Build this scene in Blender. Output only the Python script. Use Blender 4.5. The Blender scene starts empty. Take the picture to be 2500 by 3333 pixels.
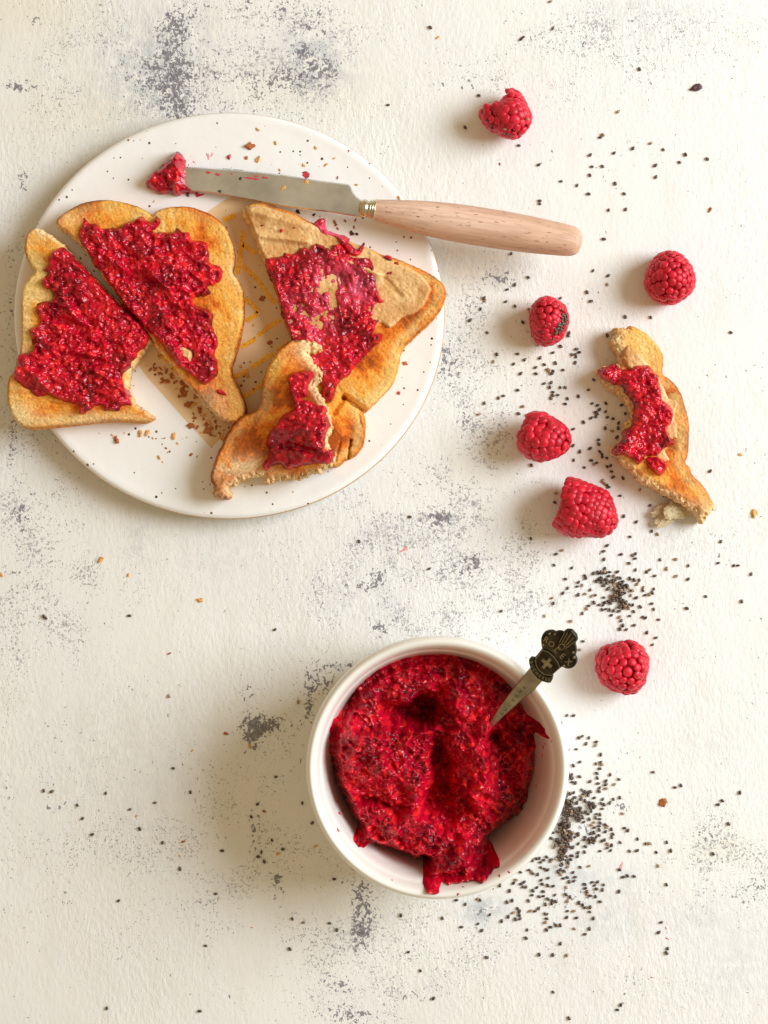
import bpy, bmesh, math, random
import numpy as np
from mathutils import Vector, Matrix
random.seed(7)
C = bpy.context.scene.collection
S = 1/7500.0            # metres on the tabletop per photo pixel
H = 0.75                # camera height
# ------------------------------------------------------------------ camera
cam = bpy.data.objects.new('camera', bpy.data.cameras.new('camera')); C.objects.link(cam)
cam.location = (0, 0, H); cam.rotation_euler = (0, 0, 0)
cam.data.sensor_fit = 'VERTICAL'; cam.data.sensor_height = 24; cam.data.lens = 24*H/(3333.0*S)
cam.data.clip_start = 0.01; cam.data.clip_end = 50
bpy.context.scene.camera = cam
# ------------------------------------------------------------------ light
w = bpy.data.worlds.new('World'); bpy.context.scene.world = w; w.use_nodes = True
bg = w.node_tree.nodes['Background']; bg.inputs[0].default_value = (1.0, 0.755, 0.44, 1); bg.inputs[1].default_value = 0.45
ld = bpy.data.lights.new('window_light', 'AREA'); ld.shape = 'RECTANGLE'; ld.size = 0.88; ld.size_y = 0.88
ld.color = (0.875, 0.945, 1.0); ld.energy = 36.5
lo = bpy.data.objects.new('window_light', ld); C.objects.link(lo)
_az, _el, _d = math.radians(15), math.radians(35), 1.62
lo.location = (_d*math.cos(_el)*math.cos(_az), _d*math.cos(_el)*math.sin(_az), _d*math.sin(_el))
lo.rotation_euler = Vector(lo.location).to_track_quat('Z', 'Y').to_euler()
vs = bpy.context.scene.view_settings
vs.view_transform = 'Standard'; vs.look = 'None'; vs.exposure = 0.04; vs.gamma = 1.0

# ------------------------------------------------------------------ helpers
def W(px, py, z=0.0):
    k = S*(H-z)/H
    return ((px-1250)*k, (1666.5-py)*k, z)
def Z(x0, y0, s, pts): return [(x0+p[0]/s, y0+p[1]/s) for p in pts]
def tag(o, label=None, cat=None, group=None, kind=None):
    if label: o['label'] = label
    if cat: o['category'] = cat
    if group: o['group'] = group
    if kind: o['kind'] = kind
    return o
def empty(name, loc=(0,0,0), rz=0):
    o = bpy.data.objects.new(name, None); C.objects.link(o); o.location = loc; o.rotation_euler = (0,0,rz)
    o.empty_display_size = 0.01; return o
def link(name, me, mat, parent=None, smooth=True):
    o = bpy.data.objects.new(name, me); C.objects.link(o)
    if mat is not None and len(me.materials) == 0: me.materials.append(mat)
    if parent is not None:
        o.parent = parent
        o.matrix_parent_inverse = (Matrix.Translation(parent.location) @ parent.rotation_euler.to_matrix().to_4x4()).inverted()
    if smooth: me.polygons.foreach_set('use_smooth', [True]*len(me.polygons))
    return o
def pymesh(name, V, F):
    me = bpy.data.meshes.new(name); V = np.asarray(V, dtype=np.float32)
    if isinstance(F, np.ndarray):
        n = F.shape[1]
        me.vertices.add(len(V)); me.vertices.foreach_set('co', V.ravel())
        me.loops.add(F.size); me.loops.foreach_set('vertex_index', F.ravel().astype(np.int32))
        me.polygons.add(len(F)); me.polygons.foreach_set('loop_start', np.arange(len(F), dtype=np.int32)*n)
        me.polygons.foreach_set('loop_total', np.full(len(F), n, dtype=np.int32))
        me.update(calc_edges=True); me.validate()
    else:
        me.from_pydata([tuple(v) for v in V], [], F); me.update()
    return me
def setcol(me, col, name='Col'):
    a = me.color_attributes.new(name, 'FLOAT_COLOR', 'POINT')
    c = np.ones((len(me.vertices), 4), dtype=np.float32); c[:, :3] = col
    a.data.foreach_set('color', c.ravel())
def setf(me, v, name):
    a = me.attributes.new(name, 'FLOAT', 'POINT'); a.data.foreach_set('value', np.asarray(v, dtype=np.float32))
def _hash(ix, iy, seed):
    n = (ix.astype(np.int64)*374761393 + iy.astype(np.int64)*668265263 + seed*2147483647) & 0xffffffff
    n = ((n ^ (n >> 13))*1274126177) & 0xffffffff
    n = ((n ^ (n >> 16))*2246822519) & 0xffffffff
    return ((n ^ (n >> 15)) & 0xffffff)/float(0xffffff)
def vn(x, y, seed=0):
    ix = np.floor(x); iy = np.floor(y); fx = x-ix; fy = y-iy
    ix = ix.astype(np.int64); iy = iy.astype(np.int64)
    u = fx*fx*fx*(fx*(fx*6-15)+10); v = fy*fy*fy*(fy*(fy*6-15)+10)
    a = _hash(ix, iy, seed); b = _hash(ix+1, iy, seed); c = _hash(ix, iy+1, seed); d = _hash(ix+1, iy+1, seed)
    return (a*(1-u)+b*u)*(1-v) + (c*(1-u)+d*u)*v
def fbm(x, y, size, octs=4, seed=0, gain=.5):      # 0..1
    t = 0; amp = 1; tot = 0; f = 1.0/size
    for i in range(octs):
        t = t + amp*vn(x*f+i*17.3, y*f+i*9.7, seed+i); tot += amp; amp *= gain; f *= 2.03
    return t/tot
def ss(a, b, x):
    t = np.clip((x-a)/(b-a), 0, 1); return t*t*(3-2*t)
def mix(a, b, t):
    t = np.asarray(t)[..., None]; return np.asarray(a)*(1-t)+np.asarray(b)*t
def srgb(r, g, b):
    f = lambda c: (c/255/12.92) if c/255 <= .04045 else ((c/255+.055)/1.055)**2.4
    return (f(r), f(g), f(b))

# smooth closed outline with optional ragged noise; vals = per-vertex value carried along
def smooth_poly(pts, n=4, vals=None, rag=0.0, seed=0):
    P = np.array(pts, float); N = len(P); out = []; ov = []
    vals = np.zeros(N) if vals is None else np.array((list(vals)+[0]*N)[:N], float)
    for i in range(N):
        p0, p1, p2, p3 = P[i-1], P[i], P[(i+1) % N], P[(i+2) % N]
        for k in range(n):
            t = k/n
            out.append(.5*((2*p1)+(-p0+p2)*t+(2*p0-5*p1+4*p2-p3)*t*t+(-p0+3*p1-3*p2+p3)*t**3))
            ov.append(vals[i])
    out = np.array(out); ov = np.array(ov)
    if rag > 0:
        amp = rag*np.where(ov > .5, .2, 1.0)
        out[:, 0] += amp*(fbm(out[:, 0], out[:, 1], 9, 3, seed)-.5)*2
        out[:, 1] += amp*(fbm(out[:, 0]+99, out[:, 1], 9, 3, seed+5)-.5)*2
    return out, ov
def sdf(P, V, x, y):
    """signed distance (inside positive) and blended edge value"""
    A = P; B = np.roll(P, -1, 0); xs = x.ravel(); ys = y.ravel()
    sd = np.empty(xs.size); val = np.empty(xs.size)
    d = B-A; L2 = (d**2).sum(1)+1e-9
    for s in range(0, xs.size, 6000):
        X = xs[s:s+6000, None]; Y = ys[s:s+6000, None]
        t = np.clip(((X-A[:, 0])*d[:, 0]+(Y-A[:, 1])*d[:, 1])/L2, 0, 1)
        D2 = (X-A[:, 0]-t*d[:, 0])**2+(Y-A[:, 1]-t*d[:, 1])**2
        m = np.sqrt(D2.min(1))
        wgt = 1/(D2+4.0)**1.5*np.sqrt(L2); val[s:s+6000] = (wgt*V).sum(1)/wgt.sum(1)
        c = ((A[:, 1] > Y) != (B[:, 1] > Y)) & (X < (B[:, 0]-A[:, 0])*(Y-A[:, 1])/(B[:, 1]-A[:, 1]+1e-12)+A[:, 0])
        ins = (c.sum(1) % 2) == 1
        sd[s:s+6000] = np.where(ins, m, -m)
    return sd.reshape(x.shape), val.reshape(x.shape)
class Patch:
    """a fine grid cut to an outline; positions in photo pixels at height zref"""
    def __init__(s, P, V, cell):
        x0, y0 = P.min(0)-2*cell; x1, y1 = P.max(0)+2*cell
        gx = np.arange(x0, x1, cell); gy = np.arange(y0, y1, cell)
        X, Y = np.meshgrid(gx, gy); sd, val = sdf(P, V, X, Y)
        gyy, gxx = np.gradient(sd, cell); g = np.sqrt(gxx**2+gyy**2)+1e-6; gxx /= g; gyy /= g
        keep = sd > -0.7*cell
        q = keep[:-1, :-1] & keep[1:, :-1] & keep[:-1, 1:] & keep[1:, 1:]
        used = np.zeros_like(keep); full = np.zeros(keep.shape, int)
        for a in (slice(None, -1), slice(1, None)):
            for b in (slice(None, -1), slice(1, None)):
                used[a, b] |= q; full[a, b] += q
        bd = used & (full < 4)
        X = np.where(bd, X-sd*gxx, X); Y = np.where(bd, Y-sd*gyy, Y); sd = np.where(bd, 0, np.maximum(sd, 0))
        s.X, s.Y, s.sd, s.val, s.gx, s.gy, s.used, s.q, s.bd = X, Y, sd, val, gxx, gyy, used, q, bd
        s.x0, s.y0, s.cell = x0, y0, cell
    def build(s, name, Zt, col, mat, parent, zref, zbot=None, thick=None, skirt=None, skirtcol=None, extra=None):
        """Zt heights (m). skirt: list of (outward px, fraction down)"""
        idx = -np.ones(s.used.shape, int); n = s.used.sum(); idx[s.used] = np.arange(n)
        k = S*(H-zref)/H
        u = s.used
        V = np.stack([(s.X[u]-1250)*k, (1666.5-s.Y[u])*k, Zt[u]], 1)
        a = idx[:-1, :-1][s.q]; b = idx[1:, :-1][s.q]; c = idx[1:, 1:][s.q]; d = idx[:-1, 1:][s.q]
        F = np.stack([a, b, c, d], 1)
        Cc = col[u]
        if skirt:
            e = np.concatenate([F[:, [0, 1]], F[:, [1, 2]], F[:, [2, 3]], F[:, [3, 0]]])
            key = e[:, 0]*n+e[:, 1]; rkey = e[:, 1]*n+e[:, 0]
            be = e[~np.isin(key, rkey)]
            bv = np.unique(be); mp = -np.ones(n, int); mp[bv] = np.arange(len(bv))
            gx = s.gx[u][bv]; gy = s.gy[u][bv]; top = V[bv, 2]
            bot = np.full(len(bv), zbot) if thick is None else top-thick
            prev = bv; rings = [V]; cols = [Cc]; FF = [F]; base = n
            for j, (ow, fr) in enumerate(skirt):
                R = np.stack([V[bv, 0]-gx*ow*k, V[bv, 1]+gy*ow*k, top+(bot-top)*fr], 1)
                jit = (fbm(V[bv, 0]/k*1.0, V[bv, 1]/k+j*31, 8, 2, 3)-.5)
                R[:, 0] -= gx*jit*3*k; R[:, 1] += gy*jit*3*k
                cur = base+np.arange(len(bv))
                p = prev; m0 = mp[be[:, 0]]; m1 = mp[be[:, 1]]
                FF.append(np.stack([p[m1], p[m0], cur[m0], cur[m1]], 1))
                rings.append(R); sc = skirtcol(s.X[u][bv], s.Y[u][bv], s.val[u][bv], fr) if skirtcol else Cc[bv]
                cols.append(sc); prev = cur; base += len(bv)
            V = np.concatenate(rings); F = np.concatenate(FF); Cc = np.concatenate(cols)
        me = pymesh(name, V, F); setcol(me, Cc)
        return link(name, me, mat, parent)

# ------------------------------------------------------------------ materials
def M(name):
    m = bpy.data.materials.new(name); m.use_nodes = True
    nt = m.node_tree; b = nt.nodes['Principled BSDF']; return m, nt, b
def N(nt, t, **kw):
    n = nt.nodes.new(t)
    for k, v in kw.items():
        if k in n.inputs.keys(): n.inputs[k].default_value = v
        else: setattr(n, k, v)
    return n
def sub(b, wgt, rad, scale):
    b.inputs['Subsurface Weight'].default_value = wgt
    b.inputs['Subsurface Radius'].default_value = rad
    b.inputs['Subsurface Scale'].default_value = scale
def bump(nt, b, scale, dist, detail=3, strength=1.0, coord='Object', stretch=None):
    tc = N(nt, 'ShaderNodeTexCoord'); n = N(nt, 'ShaderNodeTexNoise', Scale=scale, Detail=detail)
    src = tc.outputs[coord]
    if stretch:
        mp = N(nt, 'ShaderNodeMapping'); mp.inputs['Scale'].default_value = stretch
        nt.links.new(src, mp.inputs[0]); src = mp.outputs[0]
    nt.links.new(src, n.inputs['Vector'])
    bp = N(nt, 'ShaderNodeBump', Strength=strength, Distance=dist)
    nt.links.new(n.outputs[0], bp.inputs['Height']); nt.links.new(bp.outputs[0], b.inputs['Normal'])
    return n, bp
def attr_mat(name, rough, noise_scale=900, var=.25, bumpd=.0002, bscale=1500, spec=.5, sss=None, coat=0):
    m, nt, b = M(name)
    a = N(nt, 'ShaderNodeVertexColor', layer_name='Col'); tc = N(nt, 'ShaderNodeTexCoord')
    n = N(nt, 'ShaderNodeTexNoise', Scale=noise_scale, Detail=3.0)
    nt.links.new(tc.outputs['Object'], n.inputs['Vector'])
    mr = N(nt, 'ShaderNodeMapRange'); mr.inputs[1].default_value = .3; mr.inputs[2].default_value = .7
    mr.inputs[3].default_value = 1-var; mr.inputs[4].default_value = 1+var
    nt.links.new(n.outputs[0], mr.inputs[0])
    mx = N(nt, 'ShaderNodeVectorMath', operation='SCALE'); nt.links.new(a.outputs[0], mx.inputs[0]); nt.links.new(mr.outputs[0], mx.inputs['Scale'])
    nt.links.new(mx.outputs[0], b.inputs['Base Color'])
    b.inputs['Roughness'].default_value = rough; b.inputs['Specular IOR Level'].default_value = spec
    if bumpd: bump(nt, b, bscale, bumpd)
    if sss: sub(b, *sss)
    if coat: b.inputs['Coat Weight'].default_value = coat; b.inputs['Coat Roughness'].default_value = .08
    return m
m_jam = attr_mat('raspberry_jam', .23, 1200, .15, 0.00003, 1500, .34, (.20, (1, .10, .06), .0009), .15)
m_bread = attr_mat('toasted_bread', .72, 1300, .20, 0.00022, 2300, .25, (.08, (1, .6, .3), .001))
m_nut = attr_mat('nut_butter', .42, 500, .07, .00012, 900, .4, (.15, (1, .6, .3), .001))

def flat_mat(name, col, rough, metallic=0, var=.1, scale=600, bumpd=0, bscale=1500, coat=0, sss=None):
    m, nt, b = M(name); tc = N(nt, 'ShaderNodeTexCoord'); n = N(nt, 'ShaderNodeTexNoise', Scale=scale, Detail=4.0)
    nt.links.new(tc.outputs['Object'], n.inputs['Vector'])
    r = N(nt, 'ShaderNodeValToRGB'); r.color_ramp.elements[0].position = .3; r.color_ramp.elements[1].position = .7
    r.color_ramp.elements[0].color = (*[c*(1-var) for c in col], 1); r.color_ramp.elements[1].color = (*[min(1, c*(1+var)) for c in col], 1)
    nt.links.new(n.outputs[0], r.inputs[0]); nt.links.new(r.outputs[0], b.inputs['Base Color'])
    b.inputs['Roughness'].default_value = rough; b.inputs['Metallic'].default_value = metallic
    if bumpd: bump(nt, b, bscale, bumpd)
    if coat: b.inputs['Coat Weight'].default_value = coat; b.inputs['Coat Roughness'].default_value = .1
    if sss: sub(b, *sss)
    return m
# ------------------------------------------------------------------ tabletop
def make_table():
    m, nt, b = M('chipped_white_paint')
    L = nt.links.new
    tc = N(nt, 'ShaderNodeTexCoord'); O = tc.outputs['Object']
    at = lambda nm: N(nt, 'ShaderNodeAttribute', attribute_name=nm).outputs['Fac']
    chip, speck, blue, yel = at('chip'), at('speck'), at('blue'), at('yellow')
    def noise(scale, det=3., rough=.55, st=(1, 1, 1), rot=0, dist=0):
        mp = N(nt, 'ShaderNodeMapping'); mp.inputs['Scale'].default_value = st; mp.inputs['Rotation'].default_value = (0, 0, rot)
        L(O, mp.inputs[0]); n = N(nt, 'ShaderNodeTexNoise', Scale=scale, Detail=det, Roughness=rough, Distortion=dist)
        L(mp.outputs[0], n.inputs['Vector']); return n.outputs[0]
    def math_(op, a, c, clamp=False):
        n = N(nt, 'ShaderNodeMath', operation=op, use_clamp=clamp)
        for i, v in enumerate((a, c)):
            if isinstance(v, (int, float)): n.inputs[i].default_value = v
            else: L(v, n.inputs[i])
        return n.outputs[0]
    def rng(v, a, c, lo=0, hi=1):
        n = N(nt, 'ShaderNodeMapRange', interpolation_type='SMOOTHSTEP')
        for i, q in zip((1, 2, 3, 4), (a, c, lo, hi)): n.inputs[i].default_value = q
        L(v, n.inputs[0]); return n.outputs[0]
    def mixc(f, a, c):
        n = N(nt, 'ShaderNodeMix', data_type='RGBA')
        L(f, n.inputs[0])
        for i, v in ((6, a), (7, c)):
            if isinstance(v, tuple): n.inputs[i].default_value = (*v, 1)
            else: L(v, n.inputs[i])
        return n.outputs[2]
    # large chips: distorted noise pushed over a threshold by the chip map
    n1 = noise(520, 5, .62, (1, .8, 1), .2, .7); n1b = noise(900, 3, .6, (1, 1, 1))
    n1c = noise(60, 2, .5)
    v = math_('ADD', math_('MULTIPLY', n1, .66), math_('MULTIPLY', n1b, .34))
    v = math_('ADD', v, math_('MULTIPLY', math_('SUBTRACT', n1c, .5), .22))
    v = math_('ADD', v, math_('MULTIPLY', chip, .165))
    big = rng(v, .645, .668)
    # pin holes
    wv = N(nt, 'ShaderNodeTexNoise', Scale=380.0, Detail=2.0); L(O, wv.inputs['Vector'])
    sc_ = N(nt, 'ShaderNodeVectorMath', operation='SCALE'); L(wv.outputs['Color'], sc_.inputs[0]); sc_.inputs['Scale'].default_value = .0035
    ad_ = N(nt, 'ShaderNodeVectorMath', operation='ADD'); L(O, ad_.inputs[0]); L(sc_.outputs[0], ad_.inputs[1])
    def specks(scale, k, gain):
        vo = N(nt, 'ShaderNodeTexVoronoi', Scale=float(scale), voronoi_dimensions='2D'); L(ad_.outputs[0], vo.inputs['Vector'])
        sp = N(nt, 'ShaderNodeSeparateColor'); L(vo.outputs['Color'], sp.inputs[0])
        patch = math_('ADD', math_('MULTIPLY', speck, rng(noise(45, 3, .6), .36, .62, .15, 1.2)), .13)
        rad = math_('MULTIPLY', math_('SUBTRACT', sp.outputs[0], math_('SUBTRACT', 1.0, math_('MULTIPLY', patch, k))), gain)
        return rng(math_('SUBTRACT', rad, vo.outputs['Distance']), -.04, .06), sp.outputs[1]
    p1, q1 = specks(640, .46, .85); p2, q2 = specks(1150, .72, .95)
    pin = math_('MAXIMUM', math_('MULTIPLY', p1, rng(q1, .1, .9, .35, 1.0)), math_('MULTIPLY', p2, rng(q2, .1, .9, .25, .9)))
    # paint
    n3 = noise(14, 4, .6); n4 = noise(90, 4, .6, (1, .35, 1), .3)
    col = mixc(rng(n3, .35, .65), (.83, .825, .795), (.81, .812, .80))
    col = mixc(math_('MULTIPLY', rng(n4, .45, .75), .35), col, (.72, .70, .63))
    col = mixc(math_('MULTIPLY', yel, .6), col, (.80, .70, .46))
    col = mixc(math_('MULTIPLY', math_('MULTIPLY', blue, rng(noise(200, 4, .6), .35, .6)), .75, True), col, (.50, .54, .57))
    col = mixc(math_('MULTIPLY', pin, .80), col, (.29, .285, .315))
    chipcol = mixc(rng(n1b, .4, .6), (.12, .11, .135), (.26, .25, .28))
    col = mixc(math_('MULTIPLY', big, .92), col, chipcol)
    L(col, b.inputs['Base Color']); b.inputs['Roughness'].default_value = .62; b.inputs['Specular IOR Level'].default_value = .3
    # relief: stippled roller paint and brush drags, chips recessed
    g1 = noise(480, 3, .55, (1.25, .6, 1), .35); g2 = noise(120, 3, .5, (1, .5, 1), -.1); g3 = noise(1500, 2, .5)
    h = math_('ADD', math_('MULTIPLY', g1, .55), math_('MULTIPLY', g2, .5)); h = math_('ADD', h, math_('MULTIPLY', g3, .12))
    h = math_('MULTIPLY', h, rng(noise(11, 2, .5), .3, .62, .35, 1.0))
    h = math_('SUBTRACT', h, math_('MULTIPLY', big, .35)); h = math_('SUBTRACT', h, math_('MULTIPLY', pin, .2))
    bp = N(nt, 'ShaderNodeBump', Strength=.8, Distance=.00085); L(h, bp.inputs['Height']); L(bp.outputs[0], b.inputs['Normal'])
    # grid with hand placed wear maps (display coordinates of the photo, 1659 wide)
    gx = np.arange(-1500, 4001, 14.); gy = np.arange(-1500, 4901, 14.)
    X, Y = np.meshgrid(gx, gy)
    def blobs(lst):
        o = np.zeros_like(X)
        for (x, y, rx, ry, a) in lst:
            o += a*np.exp(-(((X/1.507-x)/rx)**2+((Y/1.507-y)/ry)**2)*.8)
        return o
    chipb = blobs([(385,60,45,45,.8),(340,160,55,45,.95),(400,150,60,60,.5),(375,235,30,30,.7),(560,190,35,30,.55),(650,55,60,40,.75),(655,115,25,15,.9),(640,170,45,40,.75),
        (600,20,30,20,.6),(470,20,60,20,.6),(230,15,40,15,.6),(540,230,40,20,.4),(700,145,35,18,.9),(715,190,25,25,.6),(450,235,45,35,.6),(500,150,45,30,.4),(40,187,32,12,1.1),(70,40,20,22,.8),
        (52,390,14,28,.9),(20,650,14,60,.7),(28,950,10,45,1.1),(45,1120,22,55,.7),(30,1240,25,25,.3),
        (960,750,18,40,.5),(975,800,30,40,.6),(1012,912,24,26,1.0),(1075,605,40,20,.85),(1015,680,30,25,.4),(1215,690,25,20,.2),(948,1118,42,18,.9),
        (800,1170,22,18,.6),(815,1240,28,30,.9),(880,1050,80,40,.2),(1020,1220,28,28,1.0),(960,1230,30,20,.5),(780,1270,40,22,.7),(820,1355,22,16,1.0),(870,1340,30,10,.6),
        (720,1440,45,18,1.0),(668,1520,12,50,1.15),(700,1480,25,20,.9),(535,1500,18,25,.7),(565,1565,40,18,.9),(540,1580,28,28,.8),(545,1610,25,20,.5),(610,1565,40,12,.6),(1000,860,30,20,.3),
        (555,1805,18,42,.75),(600,1905,12,30,.8),(785,1950,25,35,1.05),(780,2020,28,30,1.05),(735,2130,35,30,.9),(760,2190,50,22,.7),(800,1900,80,30,.4),(1035,1965,22,12,.7),(700,2190,60,20,.3),
        (1265,1785,25,16,.75),(1240,1925,50,35,.6),(1340,1740,22,14,.7),(1540,1800,45,22,.65),(1590,1930,45,25,.45),(1640,1900,20,40,.4),(1500,1600,0.1,.1,0),(1290,590,20,12,.3),(1320,370,18,16,.6),(1460,1560,25,18,.3),
        (100,1700,25,18,.4),(120,1745,22,10,.6),(10,1720,22,35,.6),(130,1950,60,40,.25),(1170,140,60,12,.25),(1010,180,60,14,.4),(1500,210,40,16,.25),(1230,60,40,30,.3),(890,2150,60,22,.45),(1350,2110,60,30,.35)])
    sp = blobs([(350,150,190,130,.9),(640,120,170,130,.9),(110,180,120,120,.3),(40,700,60,250,.8),(60,1150,100,180,.7),(140,1260,200,120,.5),(900,1180,220,150,1.0),(1020,950,80,150,.8),
        (1040,700,90,150,.7),(900,1300,230,100,.7),(640,1560,200,80,.4),(560,1850,200,200,.5),(820,2080,160,150,.9),(200,1850,260,150,.45),(1550,1850,160,120,.8),(1180,170,200,60,.6),(1450,80,250,90,.5),
        (1250,60,120,60,.6),(90,1420,120,200,.4),(1300,1500,150,200,-.3),(1150,1260,120,60,.6),(1100,2050,150,60,.4),(1560,1150,120,60,.35),(1400,2150,200,60,.4),(1200,800,100,80,.2)])
    bl = blobs([(350,100,120,80,.7),(690,160,70,50,1.0),(660,100,60,30,.8),(300,190,80,60,.6),(300,1170,25,40,.6),(250,1650,200,150,.25),(1040,1965,40,22,1.6),(1300,1990,60,40,.5),(1230,1890,60,30,.7),
        (1500,1980,80,40,.4),(1440,80,120,35,.4),(1400,20,120,20,.5),(950,1500,.1,.1,0),(780,1300,120,60,.3),(960,1480,60,40,.2),(1450,1180,50,40,.4),(1530,1600,60,60,.3),(1350,1900,60,40,.3),(860,1160,120,50,.3),(240,330,120,100,.3),
        (1600,2100,100,80,.4),(1100,590,70,30,.4),(500,1200,120,70,.3)])
    ye = blobs([(60,20,120,60,.5),(140,250,120,60,.35),(1000,600,80,30,.25),(1150,760,60,60,.4),(1230,900,50,40,.3),(250,240,60,30,.3),(60,720,40,100,.4),(640,200,200,60,.25),(1560,1830,60,30,.35)])
    h = np.zeros_like(X)
    V = np.stack([(X-1250)*S, (1666.5-Y)*S, h], -1).reshape(-1, 3)
    ny, nx = X.shape; I = np.arange(ny*nx).reshape(ny, nx)
    F = np.stack([I[:-1, :-1], I[1:, :-1], I[1:, 1:], I[:-1, 1:]], -1).reshape(-1, 4)
    me = pymesh('tabletop', V, F)
    for nm, a in (('chip', chipb), ('speck', sp), ('blue', bl), ('yellow', ye)): setf(me, np.clip(a, -1, {'chip': 1.0, 'speck': .85}.get(nm, 1.4)).ravel(), nm)
    o = link('tabletop', me, m); tag(o, kind='structure'); o['label'] = 'white painted rustic tabletop with grey chips and scratches'
    # board thickness below
    return o
table = make_table()

# ------------------------------------------------------------------ lathe / prism
def lathe(name, prof, seg, mat, parent=None, mtx=None, sy=1.0):
    """prof: (r, z) list; open or starting/ending on the axis"""
    V = []; F = []
    n = len(prof)
    for j in range(seg):
        a = 2*math.pi*j/seg
        for r, z in prof: V.append((r*math.cos(a), r*sy*math.sin(a), z))
    for j in range(seg):
        k = (j+1) % seg
        for i in range(n-1): F.append((j*n+i, k*n+i, k*n+i+1, j*n+i+1))
    bm = bmesh.new(); vs_ = [bm.verts.new(v) for v in V]
    for f in F: bm.faces.new([vs_[i] for i in f])
    bmesh.ops.remove_doubles(bm, verts=bm.verts, dist=1e-7)
    bmesh.ops.recalc_face_normals(bm, faces=bm.faces)
    me = bpy.data.meshes.new(name); bm.to_mesh(me); bm.free()
    if mtx is not None: me.transform(mtx)
    return link(name, me, mat, parent)
def smooth_prof(pts, n=5):
    P = np.array(pts, float); out = []
    for i in range(len(P)-1):
        p0 = P[max(i-1, 0)]; p1 = P[i]; p2 = P[i+1]; p3 = P[min(i+2, len(P)-1)]
        for k in range(n):
            t = k/n; out.append(.5*((2*p1)+(-p0+p2)*t+(2*p0-5*p1+4*p2-p3)*t*t+(-p0+3*p1-3*p2+p3)*t**3))
    out.append(P[-1]); return [(max(0, a), b) for a, b in out]
def prism(name, poly, fmap, h0, h1, mat, parent=None, bev=0.0, smooth=False):
    """poly 2D; fmap(x, y, h) -> world. optional bevelled top by insetting"""
    bm = bmesh.new()
    P = [Vector(p) for p in poly]
    A = sum(P[i].x*P[(i+1) % len(P)].y-P[(i+1) % len(P)].x*P[i].y for i in range(len(P)))
    if A < 0: P.reverse()
    n = len(P)
    def inset(d):
        out = []
        for i in range(n):
            a = (P[i]-P[i-1]); c = (P[(i+1) % n]-P[i])
            if a.length < 1e-9 or c.length < 1e-9: out.append(P[i]); continue
            a.normalize(); c.normalize(); nn = Vector((-(a.y+c.y), a.x+c.x))
            if nn.length > 1e-6: nn.normalize()
            out.append(P[i]+nn*d)
        return out
    rings = [[fmap(p.x, p.y, h0) for p in P]]
    if bev > 0:
        rings.append([fmap(p.x, p.y, h0+(h1-h0)*.6) for p in P]); rings.append([fmap(p.x, p.y, h1) for p in inset(bev)])
    else: rings.append([fmap(p.x, p.y, h1) for p in P])
    vr = [[bm.verts.new(v) for v in r] for r in rings]
    for a, c in zip(vr[:-1], vr[1:]):
        for i in range(n): bm.faces.new((a[i], a[(i+1) % n], c[(i+1) % n], c[i]))
    t = bm.faces.new(vr[-1]); bt = bm.faces.new(list(reversed(vr[0])))
    bmesh.ops.triangulate(bm, faces=[t, bt]); bmesh.ops.recalc_face_normals(bm, faces=bm.faces)
    me = bpy.data.meshes.new(name); bm.to_mesh(me); bm.free()
    return link(name, me, mat, parent, smooth)

# ------------------------------------------------------------------ plate
ZP = 0.0125      # plate top
pcx, pcy, prx, pry = 745, 1027, 702, 662
def speck_mat(name, c0, c1, rough):
    m, nt, b = M(name); L = nt.links.new; tc = N(nt, 'ShaderNodeTexCoord')
    n = N(nt, 'ShaderNodeTexNoise', Scale=70.0, Detail=4.0); L(tc.outputs['Object'], n.inputs['Vector'])
    r = N(nt, 'ShaderNodeValToRGB'); r.color_ramp.elements[0].position = .3; r.color_ramp.elements[1].position = .7; r.color_ramp.elements[0].color = (*c1, 1); r.color_ramp.elements[1].color = (*c0, 1); L(n.outputs[0], r.inputs[0])
    v = N(nt, 'ShaderNodeTexVoronoi', Scale=420.0); L(tc.outputs['Object'], v.inputs['Vector'])
    sep = N(nt, 'ShaderNodeSeparateColor'); L(v.outputs['Color'], sep.inputs[0])
    th = N(nt, 'ShaderNodeMapRange'); th.inputs[1].default_value = .35; th.inputs[2].default_value = 1.0; th.inputs[3].default_value = 0.0; th.inputs[4].default_value = .24; L(sep.outputs[0], th.inputs[0])
    lt = N(nt, 'ShaderNodeMath', operation='LESS_THAN'); L(v.outputs['Distance'], lt.inputs[0]); L(th.outputs[0], lt.inputs[1])
    mx = N(nt, 'ShaderNodeMix', data_type='RGBA'); L(lt.outputs[0], mx.inputs[0]); L(r.outputs[0], mx.inputs[6]); mx.inputs[7].default_value = (.07, .045, .03, 1)
    L(mx.outputs[2], b.inputs['Base Color']); b.inputs['Roughness'].default_value = rough; return m
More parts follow.
